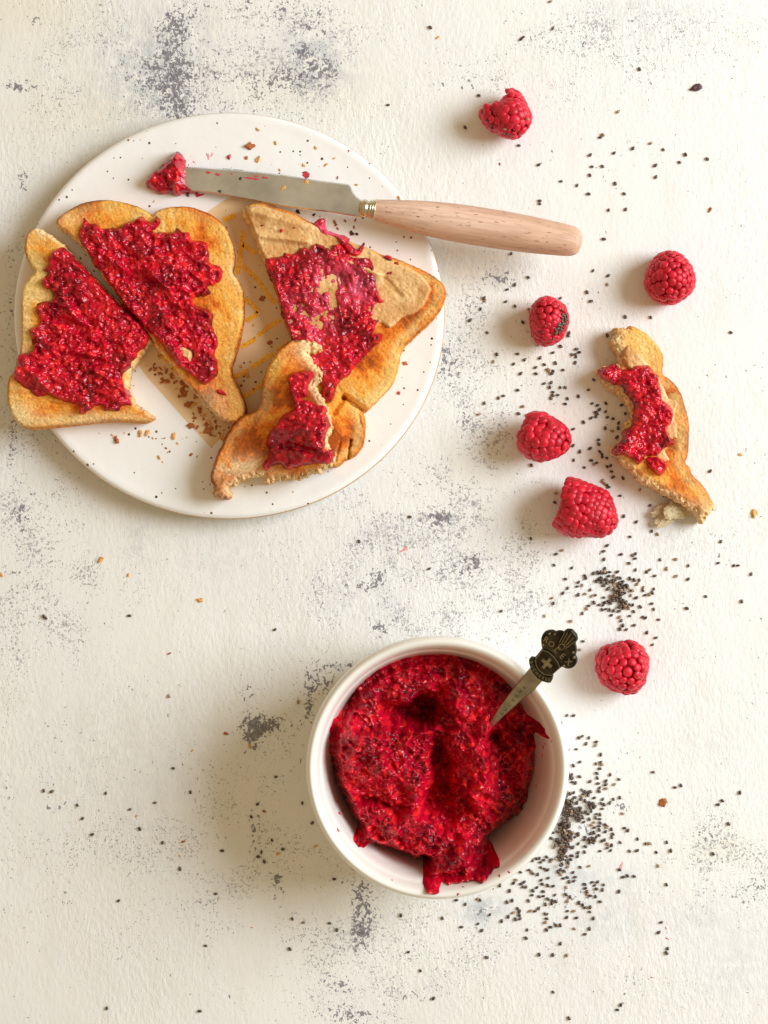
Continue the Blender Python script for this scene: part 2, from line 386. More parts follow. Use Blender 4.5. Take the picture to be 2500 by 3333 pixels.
def make_plate():
    m, nt, b = M('speckled_white_glaze'); L = nt.links.new
    tc = N(nt, 'ShaderNodeTexCoord')
    v = N(nt, 'ShaderNodeTexVoronoi', Scale=340.0, Randomness=1.0); L(tc.outputs['Object'], v.inputs['Vector'])
    sep = N(nt, 'ShaderNodeSeparateColor'); L(v.outputs['Color'], sep.inputs[0])
    th = N(nt, 'ShaderNodeMapRange'); th.inputs[1].default_value = .40; th.inputs[2].default_value = 1.0; th.inputs[3].default_value = 0.0; th.inputs[4].default_value = .21
    L(sep.outputs[0], th.inputs[0])
    lt = N(nt, 'ShaderNodeMath', operation='LESS_THAN'); L(v.outputs['Distance'], lt.inputs[0]); L(th.outputs[0], lt.inputs[1])
    mx = N(nt, 'ShaderNodeMix', data_type='RGBA'); L(lt.outputs[0], mx.inputs[0])
    sc = N(nt, 'ShaderNodeMix', data_type='RGBA'); L(sep.outputs[1], sc.inputs[0]); sc.inputs[6].default_value = (.025, .02, .015, 1); sc.inputs[7].default_value = (.24, .15, .07, 1)
    mx.inputs[6].default_value = (.88, .875, .86, 1); L(sc.outputs[2], mx.inputs[7]); L(mx.outputs[2], b.inputs['Base Color'])
    b.inputs['Roughness'].default_value = .38; b.inputs['Specular IOR Level'].default_value = .45
    bump(nt, b, 60, .0004)
    root = empty('plate', W(pcx, pcy, 0))
    tag(root, 'round white speckled ceramic plate with a thin tan edge holding toast and knife', 'plate')
    k = S*(H-ZP)/H; R = prx*k; sy = pry/prx
    c = W(pcx, pcy, ZP); T = Matrix.Translation((c[0], c[1], 0))
    top = [(R*.965, ZP-.0002), (R*.985, ZP-.0001), (R*.995, ZP-.0006), (R, ZP-.0016)]
    prof = [(0, ZP-.0008), (R*.3, ZP-.0008), (R*.6, ZP-.0008), (R*.85, ZP-.0006)]+top
    prof = [(0, ZP)]+[(R*f, ZP) for f in (.15, .3, .45, .6, .75, .85, .92)]+[(R*.955, ZP+.0002), (R*.975, ZP+.0004), (R*.988, ZP+.0001), (R*.997, ZP-.0009)]
    lathe('plate_body', prof, 256, m, root, T, sy)
    e = flat_mat('tan_edge_glaze', (.60, .37, .16), .35, 0, .15, 300)
    lathe('edge_band', [(R*.997, ZP-.0009), (R*1.001, ZP-.0018), (R*1.0025, ZP-.0030), (R*1.001, ZP-.0042), (R*.992, ZP-.0056)], 256, e, root, T, sy)
    u = flat_mat('underside_glaze', (.72, .70, .66), .4, 0, .05)
    lathe('underside', [(R*.992, ZP-.0056), (R*.95, ZP-.007), (R*.80, ZP-.009), (R*.64, .0015), (R*.62, .0001), (R*.60, .0001), (R*.585, ZP-.0095), (0, ZP-.0092)], 200, u, root, T, sy)
    # printed tan panel and gold foil strokes
    fm = lambda x, y, h: (lambda q: (q[0], q[1], ZP+h))(W(x, y, ZP))
    tan = speck_mat('tan_print', (.83, .61, .37), (.76, .54, .31), .42)
    prism('tan_panel', [(405,1120),(475,1222),(600,1362),(687,1457),(720,1425),(800,1370),(960,1250),(1060,1050),(1000,820),(890,660),(820,600),(728,653),(681,686),(600,760),(500,900)], fm, 0, .00012, tan, root)
    g, gnt, gb = M('gold_foil'); tcg = N(gnt, 'ShaderNodeTexCoord'); vo = N(gnt, 'ShaderNodeTexVoronoi', Scale=520.0, feature='DISTANCE_TO_EDGE')
    ns = N(gnt, 'ShaderNodeTexNoise', Scale=420.0, Detail=3.0); gnt.links.new(tcg.outputs['Object'], ns.inputs['Vector'])
    vm = N(gnt, 'ShaderNodeVectorMath', operation='ADD'); gnt.links.new(tcg.outputs['Object'], vm.inputs[0])
    sc2 = N(gnt, 'ShaderNodeVectorMath', operation='SCALE'); gnt.links.new(ns.outputs['Color'], sc2.inputs[0]); sc2.inputs['Scale'].default_value = .003
    gnt.links.new(sc2.outputs[0], vm.inputs[1]); gnt.links.new(vm.outputs[0], vo.inputs['Vector'])
    rp = N(gnt, 'ShaderNodeValToRGB'); rp.color_ramp.elements[0].position = .01; rp.color_ramp.elements[1].position = .05
    rp.color_ramp.elements[0].color = (.40, .22, .07, 1); rp.color_ramp.elements[1].color = (1.0, .50, .02, 1)
    gnt.links.new(vo.outputs['Distance'], rp.inputs[0]); gnt.links.new(rp.outputs[0], gb.inputs['Base Color'])
    gb.inputs['Metallic'].default_value = .1; gb.inputs['Roughness'].default_value = .35
    rng = random.Random(3)
    def stroke(pts, wd=15.5):
        P = [Vector(p) for p in Z(500, 600, 2.458, pts)]
        Lf, Rt = [], []
        pp = []
        for a, c2 in zip(P[:-1], P[1:]):
            n_ = max(2, int((c2-a).length/7))
            pp += [a.lerp(c2, i/n_) for i in range(n_)]
        pp.append(P[-1])
        for i, p in enumerate(pp):
            d = (pp[min(i+1, len(pp)-1)]-pp[max(i-1, 0)]).normalized(); nn = Vector((-d.y, d.x))
            Lf.append(p+nn*(wd/2+rng.uniform(-1.5, 1.5))); Rt.append(p-nn*(wd/2+rng.uniform(-1.5, 1.5)))
        prism('gold_stroke', [tuple(v) for v in Lf+Rt[::-1]], fm, .00012, .0002, g, root)
    for s_ in ([(40,1335),(125,1425)], [(140,1455),(245,1540)], [(285,1580),(350,1660),(430,1740)], [(430,1750),(510,1835)], [(555,285),(655,248)], [(720,370),(695,560),(672,720)], [(715,480),(820,555)],
               [(715,650),(830,760),(900,860),(970,950)], [(730,910),(800,975),(845,1020)], [(840,1030),(740,1095)], [(1015,1085),(930,1135),(830,1215)], [(815,1235),(700,1305)], [(1085,1270),(985,1330)], [(970,1345),(780,1465)],
               [(760,1485),(640,1545)], [(890,1580),(800,1650),(715,1705)], [(925,640),(1000,700)]):
        stroke(s_)
    return root
make_plate()

# ------------------------------------------------------------------ toast
CREAM = np.array(srgb(236, 196, 120)); GOLD = np.array(srgb(242, 170, 68)); ORG = np.array(srgb(224, 116, 26)); BROWN = np.array(srgb(146, 66, 16)); DARK = np.array(srgb(84, 36, 12)); CRUMB = np.array(srgb(236, 210, 160))
class Toast:
    def __init__(s, name, label, pts, crust, zbase, T=.0098, cell=2.6, toast=.5, seed=0, ang=0.0, rag=3, crown=0.0, shape=None, rim=26, dark=0.5, torn=10, parent_cat='toast', grooves=(), pale=()):
        s.grooves = grooves
        s.P, s.V = smooth_poly(pts, 8, crust, rag*1.8, seed); s.T = T; s.zb = zbase; s.seed = seed; s.rim = rim; s.shape = shape; s.torn = torn
        s.zref = (zbase(0, 0) if callable(zbase) and shape is None else .012)+T if callable(zbase) else zbase+T
        s.zref = ZP+T if shape is None and not callable(zbase) and zbase > .005 else s.zref
        s.ang = ang
        c = s.P.mean(0)
        s.root = empty(name, W(c[0], c[1], zbase if not callable(zbase) else ZP)); tag(s.root, label, parent_cat)
        pt = Patch(s.P, s.V, cell)
        Zt = s.height(pt.X, pt.Y, pt.sd, pt.val)
        x, y, sd, cr = pt.X, pt.Y, pt.sd, pt.val
        ca, sa = math.cos(ang), math.sin(ang); u = x*ca+y*sa; v = -x*sa+y*ca
        f1 = fbm(x, y, 130, 3, seed+1); f2 = fbm(u*.22, v, 8, 3, seed+2); f3 = fbm(x, y, 22, 4, seed+3); f4 = fbm(x, y, 5, 2, seed+9)
        t = np.clip(toast+(f1-.5)*1.7+(f3-.5)*.6+(f2-.5)*.45, 0, 1.2)
        col = mix(CREAM, GOLD, ss(0, .42, t)); col = mix(col, ORG, ss(.42, .85, t)); col = mix(col, BROWN, ss(.82, 1.1, t)*.8)
        ring = np.exp(-((sd-rim*.75)/(rim*.5))**2)*cr                        # paler ring just inside the crust
        col = mix(col, CREAM*.95, ring*(.75 if dark < .5 else .35)*ss(.3, .6, f3+.15))
        edge = (1-ss(0, rim*.34, sd+(f3-.5)*16))*cr*ss(.25, .6, f1+.12)
        col = mix(col, BROWN, np.clip(edge*(.40+dark*.6), 0, 1)*ss(.2, .55, f3+.1*dark+.1)); col = mix(col, DARK, ((1-ss(0, rim*.14, sd))*cr*dark*.8)*ss(.35, .6, f4))
        for (qx, qy, qr, qs, qa) in pale: col = mix(col, CRUMB*(.86+.28*f4[..., None]), qa*np.exp(-((x-qx)/qr)**2-((y-qy)/qs)**2)*ss(.3, .6, f3+.2))
        cut = (1-ss(0, torn*1.3, sd+(f3-.5)*14))*(1-cr)
        col = mix(col, CRUMB, cut*.75)
        col = col*(.80+.40*fbm(x, y, 4.5, 2, seed+21))[..., None]*(.82+.36*fbm(u*.14, v, 4.5, 3, seed+22))[..., None]
        pore = ss(.60, .72, fbm(u*.5, v, 5.5, 2, seed+7)); col = mix(col, col*.72, pore*.4*(1-cut))
        def skc(xx, yy, vv, fr):
            n = fbm(xx, yy+fr*60, 7, 3, seed+5)
            k_ = mix(ORG*.9, BROWN, ss(.35, .65, n)) if dark > .4 else mix(GOLD*.92, ORG*.85, ss(.35, .65, n)); k_ = mix(k_, GOLD, np.full(len(xx), max(0, fr-.4)*.6)); cc = mix(CRUMB*.85, GOLD*.8, ss(.4, .7, n))
            return mix(cc, k_, ss(.35, .6, vv))
        sk = [(1.2, .12), (2.2, .35), (2.0, .65), (.5, .88), (-5, 1.0)]
        s.obj = pt.build('bread', Zt, col, m_bread, s.root, s.zref, zbot=(zbase if not callable(zbase) else None), thick=(T if callable(zbase) else None), skirt=sk, skirtcol=skc)
        s.pt = pt
    def height(s, x, y, sd=None, cr=None):
        if sd is None:
            sd, cr = sdf(s.P, s.V, x, y)
        zb = s.zb(x, y) if callable(s.zb) else s.zb
        w_ = s.rim*.36*cr+5*(1-cr); d_ = (.0019*cr+.0008*(1-cr))
        ed = np.clip(1-sd/w_, 0, 1)**2
        rough = (fbm(x, y, 6, 2, s.seed+7)-.5)*.0002-.0002*ss(.60, .74, fbm(x*.7, y, 7, 2, s.seed+7))+(fbm(x, y, 90, 2, s.seed+8)-.5)*.0012
        tornz = -(1-ss(0, s.torn, sd))*(1-cr)*(.7*fbm(x, y, 8, 3, s.seed+11)+.35*ss(.5, .7, fbm(x, y, 7, 2, s.seed+13)))*.0036
        for (x1, y1, x2, y2, wd, a) in s.grooves:
            dx, dy = x2-x1, y2-y1; t = np.clip(((x-x1)*dx+(y-y1)*dy)/(dx*dx+dy*dy), 0, 1)
            tornz = tornz-a*np.exp(-((np.hypot(x-x1-t*dx, y-y1-t*dy)+(fbm(x, y, 9, 2, 5)-.5)*6)/wd)**2)
        return zb+s.T-d_*ed+rough+tornz

RED1 = np.array(srgb(206, 14, 44)); RED2 = np.array(srgb(166, 6, 36)); RED3 = np.array(srgb(110, 3, 28)); RORG = np.array(srgb(230, 46, 40)); PINK = np.array(srgb(228, 92, 124))
def jam(name, pts, under, parent, zref, thick=.0022, cell=2.0, seed=0, lump=.0016, grain=9.0, amp=.00075, bright=.5, hfun=None, rag=4, smear=None, label=None, edge=11, dirn=.8, extra_h=None, gel=(), strokes=()):
    P, V = smooth_poly(pts, 4, None, rag, seed)
    pt = Patch(P, V, cell); x, y, sd = pt.X, pt.Y, pt.sd
    base = under(x, y) if under else 0
    prof = np.sqrt(np.clip(sd/edge, 0, 1))
    ca, sa = math.cos(dirn), math.sin(dirn); u = x*ca+y*sa; v = -x*sa+y*ca
    l1 = fbm(u*.55, v, 34, 3, seed+1)-.5; l2 = fbm(x, y, 15, 2, seed+2)-.5; l3 = 1-2*np.abs(fbm(u*.4, v*1.1, 70, 2, seed+3)-.5)*2
    h = thick*(.6+.4*prof)+lump*(2.8*l1+1.5*l2)+lump*.45*ss(.5, .95, l3)
    ge = np.zeros_like(h)
    for (cx, cy, rx, ry, a) in gel: ge = np.maximum(ge, a*np.exp(-(((x-cx)/rx)**2+((y-cy)/ry)**2)))
    h = h*(1-ge*.35)
    for (x1, y1, x2, y2, wd, a) in strokes:      # knife ridges (+) and furrows (-)
        dx, dy = x2-x1, y2-y1; t = np.clip(((x-x1)*dx+(y-y1)*dy)/(dx*dx+dy*dy), 0, 1)
        h = h+a*np.exp(-((np.hypot(x-x1-t*dx, y-y1-t*dy)+(fbm(x, y, 20, 3, seed+15)-.5)*wd*1.6)/wd)**2)*np.sin(np.pi*(.1+.8*t))
    sm = np.zeros_like(h)
    if smear:
        for (cx, cy, rx, ry, a) in smear: sm = np.maximum(sm, a*np.exp(-(((x-cx)/rx)**2+((y-cy)/ry)**2)))
        h = h*(1-sm*.75)
    if extra_h is not None: h = h+extra_h(x, y)
    if hfun is None: h = np.maximum(h, .0005)
    Z0 = base+h*prof if hfun is None else hfun(x, y, sd, h, prof)
    # drupelet and pip grains stamped into the height field
    rng = np.random.RandomState(seed+100); ny, nx = Z0.shape
    G = np.zeros_like(Z0); tone = np.full(Z0.shape, -1.0)
    area = pt.used.sum()*cell*cell; n = int(area/(grain*grain)*1.15)
    jj, ii = np.nonzero(pt.used & (sd > 1.5)); pick = rng.randint(0, len(jj), n)
    for k in range(n):
        cy, cx = jj[pick[k]], ii[pick[k]]
        if sm[cy, cx] > .35 and rng.rand() < sm[cy, cx]: continue
        big = rng.rand() < .22
        a_ = (rng.uniform(8.5, 14) if big else rng.uniform(5.0, 7.5)); b_ = a_*rng.uniform(.55, .8); th = rng.uniform(0, math.pi)
        am = amp*(1.3 if big else rng.uniform(.55, 1.0)); r = int(a_/cell)+2
        y0_, y1_, x0_, x1_ = max(0, cy-r), min(ny, cy+r+1), max(0, cx-r), min(nx, cx+r+1)
        dx = (np.arange(x0_, x1_)-cx)*cell+rng.uniform(-1, 1); dy = ((np.arange(y0_, y1_)-cy)*cell+rng.uniform(-1, 1))[:, None]
        c_, s_ = math.cos(th), math.sin(th)
        q = 1-((dx*c_+dy*s_)/a_)**2-((-dx*s_+dy*c_)/b_)**2
        hh = am*np.sqrt(np.clip(q, 0, 1)); g = G[y0_:y1_, x0_:x1_]; m_ = hh > g
        g[m_] = hh[m_]; tt = tone[y0_:y1_, x0_:x1_]; tt[m_] = rng.rand()
    def blur(a):
        b = a.copy(); b[1:-1] = a[:-2]*.25+a[1:-1]*.5+a[2:]*.25; c = b.copy(); c[:, 1:-1] = b[:, :-2]*.25+b[:, 1:-1]*.5+b[:, 2:]*.25; return c
    G0 = G; G = blur(G)*(1-.7*ge)*(.35+.65*ss(.36, .58, fbm(u*.6, v, 80, 2, seed+12)))
    Zt = Z0+G*np.clip(sd/5, .25, 1)
    body = fbm(x, y, 75, 3, seed+4)
    col = mix(RED3*.8, RED2*.85, ss(.25, .6, body+bright*.3-.12)); col = mix(col, RED1*.85, ss(.5, .8, body+bright*.3-.1)*.8)
    gm = tone >= 0
    gc = mix(RED2, RED1, ss(.1, .8, tone)); gc = mix(gc, RORG, ss(.74-.2*bright, 1.0, tone)*.75); gc = gc*(.72+.38*ss(.25, .65, body+bright*.3-.12))[..., None]
    col = np.where(gm[..., None], mix(col, gc, np.clip(G0/amp*1.4, 0, 1)), col)
    col = mix(col, np.array(srgb(214, 24, 40)), np.clip(ge, 0, 1)*.75)
    if smear: col = mix(col, PINK, np.clip(sm*.8, 0, 1)*ss(.3, .6, fbm(x, y, 12, 3, seed+6)+.1))
    o = pt.build(name, Zt, col, m_jam, parent, zref, skirt=[(1.0, .5), (-.5, 1.0)], thick=.0016)
    if label: o['label'] = label
    return o

s2 = 2.07375
def ZS(l, x0=0, y0=600, s=2.07375): return [(x0+a/s, y0+b/s, x0+c/s, y0+d/s, w_, h_) for a, b, c, d, w_, h_ in l]
tA = Toast('toast_slice', 'leftmost toast half, jam covered, with a bite out of its lower right', 
    Z(0, 600, s2, [(240,290),(180,325),(163,380),(160,440),(172,490),(200,550),(228,585),(180,640),(148,700),(137,800),(137,900),(140,1000),(133,1100),(115,1180),(85,1260),(50,1320),(42,1400),(45,1470),(62,1530),(95,1590),(140,1630),(200,1648),(280,1645),(400,1632),(520,1620),(700,1600),(850,1600),(960,1606),(1012,1592),(1035,1568),(975,1530),(925,1500),(890,1440),(860,1380),(866,1310),(876,1250),(915,1205),(945,1150),(985,1090),(1008,1040),(940,935),(860,850),(760,755),(690,690),(640,630),(560,560),(500,490),(420,400),(370,365),(310,325)]),
    [1]*27+[1,.5]+[0]*22, ZP, toast=.38, seed=11, ang=.2, rim=30, dark=.25, pale=[(140,755,34,24,.9),(60,1350,55,40,.7),(300,1370,190,20,.55),(75,1080,25,180,.4)])
jam('jam', Z(0, 600, s2, [(410,425),(350,465),(325,500),(330,545),(290,575),(325,600),(285,640),(290,690),(340,720),(350,780),(270,795),(240,830),(250,870),(270,930),(240,960),(205,980),(215,1050),(220,1120),(130,1145),(105,1180),(115,1220),(90,1270),(95,1310),(130,1350),(200,1390),(240,1430),(320,1425),(420,1460),(490,1480),(540,1500),(540,1550),(580,1540),(640,1500),(700,1495),(710,1525),(800,1530),(825,1495),(890,1490),(870,1440),(885,1430),(845,1370),(830,1290),(880,1240),(890,1200),(920,1170),(930,1130),(970,1105),(1010,1040),(1000,990),(930,920),(860,850),(790,790),(700,700),(640,635),(570,565),(500,490),(440,430)]),
    tA.height, tA.root, tA.zref, seed=21, bright=.55, gel=[(345,955,60,75,.95),(200,1240,35,22,.5)], strokes=ZS([(400,720,560,940,13,.0028),(330,890,600,990,12,-.0024),(450,1120,720,1170,13,.0024),(430,1150,760,1215,10,-.0022),(160,1240,330,1330,14,.0014),(640,1000,900,900,16,.0012),(230,1180,420,1100,12,.0014)]), dirn=.5)
tB = Toast('toast_slice', 'toast half with scalloped top crust, jam and a small butter dab',
    Z(0, 600, s2, [(378,270),(385,225),(430,190),(490,150),(560,120),(640,105),(740,103),(830,118),(910,140),(970,170),(1012,198),(1026,206),(1045,180),(1110,155),(1190,145),(1280,148),(1350,170),(1420,200),(1480,245),(1530,310),(1565,400),(1578,480),(1574,540),(1566,590),(1600,640),(1630,700),(1640,780),(1640,870),(1630,960),(1610,1060),(1585,1150),(1560,1220),(1562,1280),(1592,1340),(1630,1420),(1655,1500),(1652,1560),(1600,1610),(1530,1600),(1470,1570),(1430,1530),(1380,1490),(1300,1390),(1230,1310),(1170,1230),(1110,1160),(1050,1090),(1015,1035),(940,935),(860,850),(780,740),(700,640),(630,520),(560,430),(500,370),(440,320),(400,290)]),
    [1]*36+[.5]+[0]*20, ZP, toast=.62, seed=31, ang=1.35, rim=30, dark=.75, pale=[(760,880,22,40,.5),(700,1320,60,60,.45),(230,710,50,30,.4)])
jam('jam', Z(0, 600, s2, [(570,220),(600,260),(650,270),(700,300),(760,290),(800,300),(850,260),(900,250),(950,215),(990,240),(1030,260),(1060,210),(1085,240),(1070,280),(1030,320),(1100,320),(1180,320),(1190,295),(1230,320),(1280,330),(1290,370),(1350,380),(1400,400),(1410,470),(1420,530),(1480,550),(1505,590),(1490,650),(1440,680),(1400,690),(1420,740),(1340,760),(1300,780),(1330,820),(1410,845),(1440,880),(1430,950),(1460,1010),(1470,1080),(1450,1140),(1470,1200),(1470,1290),(1430,1325),(1380,1350),(1320,1310),(1220,1240),(1190,1210),(1130,1140),(1090,1080),(1010,1000),(940,930),(860,850),(800,760),(740,680),(680,590),(620,530),(580,440),(540,390),(530,330),(560,270)]),
    tB.height, tB.root, tB.zref, seed=41, thick=.0026, lump=.0017, bright=.5, dirn=.7, gel=[(640,800,55,40,.6),(500,860,45,25,.6)], strokes=ZS([(700,520,960,610,12,.002),(860,570,1150,760,13,-.0028),(980,560,1170,740,11,.0026),(620,330,700,420,12,.0015),(1100,1010,1250,1240,12,.0018),(1180,820,1420,870,12,.0016),(880,300,1000,250,12,.0018)]),
    extra_h=lambda x, y: .0022*np.exp(-((x-530)/40)**2-((y-950)/70)**2)+.002*np.exp(-((x-690)/25)**2-((y-1225)/30)**2)-.0014*np.exp(-(((x-440)+(y-880)*.3)/60)**2-((y-895)/14)**2))
tC = Toast('toast_slice', 'rightmost toast half, spread with tan nut butter under the jam',
    Z(700, 600, s2, [(175,195),(190,160),(225,135),(270,122),(330,125),(400,150),(480,172),(540,192),(620,240),(700,272),(760,310),(840,350),(930,390),(1020,420),(1130,470),(1230,498),(1300,530),(1390,570),(1470,612),(1530,662),(1557,715),(1550,775),(1520,845),(1460,920),(1390,985),(1330,1042),(1280,1090),(1252,1145),(1240,1205),(1220,1280),(1190,1350),(1120,1430),(1060,1490),(1005,1535)]) +
    Z(600, 1000, 2.765, [(1590,920),(1618,990),(1628,1080),(1610,1220),(1560,1310),(1490,1362),(1440,1380),(1380,1430),(1300,1425),(1150,1350),(1000,1150),(950,1000),(930,700)]) +
    Z(700, 600, s2, [(560,1180),(520,1060),(490,980),(450,860),(410,740),(370,620),(320,500),(270,380),(240,290),(200,230)]),
    [.3]*2+[1]*44+[0]*11, ZP, toast=.60, seed=51, ang=.9, rim=30, dark=.2, grooves=[(1190,1340,1120,1292,9,.004),(1120,1292,1085,1345,8,.0025),(1142,1434,1133,1492,4,.003),(1165,1340,1178,1390,5,.001),(1108,1440,1092,1500,4,.0015)])
nutpts = Z(700, 600, s2, [(200,175),(240,150),(300,140),(400,170),(500,200),(600,245),(700,285),(800,345),(900,392),(1000,425),(1100,475),(1200,515),(1300,560),(1400,625),(1455,700),(1440,760),(1400,830),(1330,880),(1260,900),(1220,945),(1180,975),(1150,955),(1110,940),(1060,1000),(1040,1060),(960,1140),(880,1200),(700,1200),(600,1100),(540,1060),(500,960),(460,850),(420,730),(380,620),(330,500),(280,380),(250,290),(225,230)])
def nut(name, pts, T, parent, seed, thick=.0016, ridges=()):
    P, V = smooth_poly(pts, 4, None, 3, seed); pt = Patch(P, V, 2.6); x, y, sd = pt.X, pt.Y, pt.sd
    prof = np.sqrt(np.clip(sd/8, 0, 1))
    h = thick+(fbm(x*.5+y*.3, y*.6-x*.2, 60, 2, seed)-.5)*.0020+(fbm(x, y, 8, 2, seed+1)-.5)*.0002
    for (x1, y1, x2, y2, wd, a) in ridges:
        dx, dy = x2-x1, y2-y1; t = np.clip(((x-x1)*dx+(y-y1)*dy)/(dx*dx+dy*dy), 0, 1)
        d = np.hypot(x-x1-t*dx, y-y1-t*dy); h = h+a*np.exp(-(d/wd)**2)
    Zt = T.height(x, y)+np.maximum(h, .0004)*prof
    f = fbm(x, y, 60, 4, seed+2); g = fbm(x, y, 7, 2, seed+3)
    col = mix(np.array(srgb(212, 160, 100)), np.array(srgb(228, 186, 128)), ss(.35, .65, f)); col = mix(col, np.array(srgb(190, 130, 75)), ss(.62, .75, g)*.45)
    return pt.build(name, Zt, col, m_nut, parent, T.zref, skirt=[(.5, .5), (-.5, 1)], thick=.0012)
nut('nut_butter', nutpts, tC, tC.root, 61, .0016, [(848,770,1000,790,9,.0016),(1060,820,1240,900,9,.0018),(1240,900,1300,960,8,-.0012),(820,690,1010,745,10,.0008)])
class On:   # height on top of the nut butter
    pass
jamC = lambda x, y: tC.height(x, y)+.0012
jam('jam', Z(700, 600, s2, [(340,520),(380,495),(450,490),(470,465),(530,470),(590,430),(640,440),(660,410),(720,410),(780,440),(800,410),(860,410),(900,470),(940,500),(1030,500),(1070,540),(1075,600),(1090,690),(1115,760),(1145,800),(1100,820),(1080,860),(1070,910),(1110,920),(1080,960),(1070,1010),(1125,1010),(1125,1050),(1070,1100),(1000,1170),(940,1240),(890,1300),(840,1330),(810,1390),(790,1460),(750,1475),(720,1430),(720,1370),(690,1300),(640,1200),(560,1120),(520,1060),(500,1000),(450,880),(420,770),(385,660),(350,590)]),
    jamC, tC.root, tC.zref, seed=71, thick=.0018, lump=.0013, bright=.35, smear=[(1075,930,50,70,.85),(1040,1050,45,70,.75),(1165,950,45,45,.95),(975,1000,40,50,.5),(1130,880,60,30,.5)], dirn=1.3)
jam('jam_smear', Z(700, 600, s2, [(665,265),(690,240),(740,228),(745,285),(760,310),(800,325),(870,345),(910,370),(905,400),(960,440),(1000,395),(1010,410),(960,490),(900,470),(850,410),(800,350),(730,345),(690,300)]),
    jamC, tC.root, tC.zref, seed=81, thick=.0014, lump=.0009, bright=.2, smear=[(1060,760,60,30,.9)], edge=8)
for i, (a, c2, r) in enumerate([(320,280,12),(440,230,16),(450,318,16),(535,300,15),(1170,495,26),(1225,535,16),(1180,600,18),(380,300,7)]):
    pts = [(a+r*(1+.3*math.sin(k*2.3+i))*math.cos(k*math.pi/4), c2+r*.8*(1+.3*math.cos(k*1.7+i))*math.sin(k*math.pi/4)) for k in range(8)]
    jam('jam_spot', Z(700, 600, s2, pts), jamC, tC.root, tC.zref, seed=90+i, thick=.0009, lump=.0003, bright=.2, edge=5, rag=1, grain=12)
# broken piece lying across the corner of the right slice
def zbD(x, y):
    over = ss(700, 960, x-.55*(y-1250))      # rises to the right where it lies on the slice below
    return ZP+over*.0118+.0008
tD = Toast('toast_crust_piece', 'torn curved crust with jam lying across the rightmost toast half',
    Z(600, 1000, 2.765, [(960,328),(1010,322),(1070,320),(1140,325),(1200,347),(1240,385),(1200,408),(1135,430),(1142,480),(1180,530),(1222,580),(1240,620),(1222,680),(1190,725),(1230,800),(1260,850),(1288,900),(1302,960),(1320,1030),(1335,1100),(1302,1160),(1292,1220),(1335,1290),(1350,1370),(1330,1420),(1285,1450),(1210,1490),(1140,1505),(1080,1540),(990,1552),(890,1545),(800,1562),(760,1590),(720,1570),(700,1530),(600,1532),(520,1562),(440,1610),(385,1625),(412,1690),(395,1718),(300,1710),(262,1670),(268,1610),(240,1560),(240,1480),(268,1400),(300,1310),(345,1230),(370,1150),(410,1100),(445,1050),(500,990),(600,950),(660,918),(700,862),(696,800),(702,720),(730,640),(762,560),(800,500),(850,430),(905,370)]),
    [1]*2+[0]*37+[.5]*4+[1]*20, zbD, T=.0115, toast=.88, seed=101, ang=2.2, rim=34, dark=.9, torn=22, rag=5, shape=1, pale=[(1000,1150,32,36,.85),(790,1520,110,32,.8),(850,1300,30,40,.4)])
jam('jam', Z(600, 1000, 2.765, [(950,640),(1000,610),(1060,590),(1160,600),(1180,630),(1150,690),(1130,740),(1120,820),(1080,822),(1070,850),(1130,860),(1200,890),(1280,910),(1290,980),(1328,1070),(1300,1110),(1280,1180),(1280,1290),(1340,1290),(1360,1360),(1320,1410),(1200,1415),(1100,1430),(1000,1450),(920,1470),(880,1420),(830,1420),(790,1430),(740,1480),(700,1430),(720,1390),(750,1350),(760,1280),(740,1230),(770,1130),(830,1080),(880,1000),(940,960),(1000,930),(990,850),(960,790),(950,710)]),
    tD.height, tD.root, tD.zref, seed=111, thick=.0026, lump=.0012, bright=.5, smear=[(905,1425,25,18,.5)], strokes=ZS([(800,1150,1150,1080,12,.0016),(820,1230,1250,1330,11,-.002),(900,1270,1250,1370,10,.0016)], 600, 1000, 2.765), dirn=.2)
# crust on the table at the right
tE = Toast('toast_crust_piece', 'bitten strip of toast crust with jam lying alone on the table',
    Z(1850, 1000, 2.949, [(445,203),(520,204),(575,202),(592,176),(650,190),(720,230),(790,280),(850,350),(890,410),(915,480),(915,560),(912,640),(980,690),(1040,750),(1090,830),(1120,930),(1150,1040),(1165,1120),(1165,1250),(1158,1400),(1132,1490),(1170,1540),(1195,1610),(1270,1680),(1330,1760),(1380,1850),(1410,1900),(1400,1960),(1340,2000),(1325,2040),(1290,2062),(1250,2020),(1215,1960),(1150,1920),(1080,1872),(1000,1832),(920,1790),(850,1742),(760,1700),(680,1650),(620,1570),(530,1520),(490,1450),(420,1400),(440,1340),(490,1290),(540,1200),(560,1120),(620,1050),(600,980),(560,900),(500,850),(440,800),(370,722),(330,660),(288,600),(340,575),(400,562),(480,550),(490,450),(440,380),(445,300),(490,250)]),
    [.5]*3+[1]*23+[.6]+[0]*35, 0.0004, T=.0115, toast=.70, seed=121, ang=1.2, pale=[(2010,1130,30,35,.8),(2290,1660,40,30,.6)], rim=34, dark=.45, torn=26, rag=5)
def nutE_h(x, y): return tE.height(x, y)
nut('nut_butter', Z(1850, 1000, 2.949, [(550,380),(600,372),(680,440),(730,500),(800,600),(860,680),(920,780),(960,870),(1030,900),(1045,960),(1020,1060),(1050,1130),(1040,1250),(1000,1260),(960,1340),(930,1400),(975,1470),(900,1480),(850,1440),(820,1300),(800,1000),(700,750),(600,620),(540,560),(500,480)]), tE, tE.root, 131, .0009)
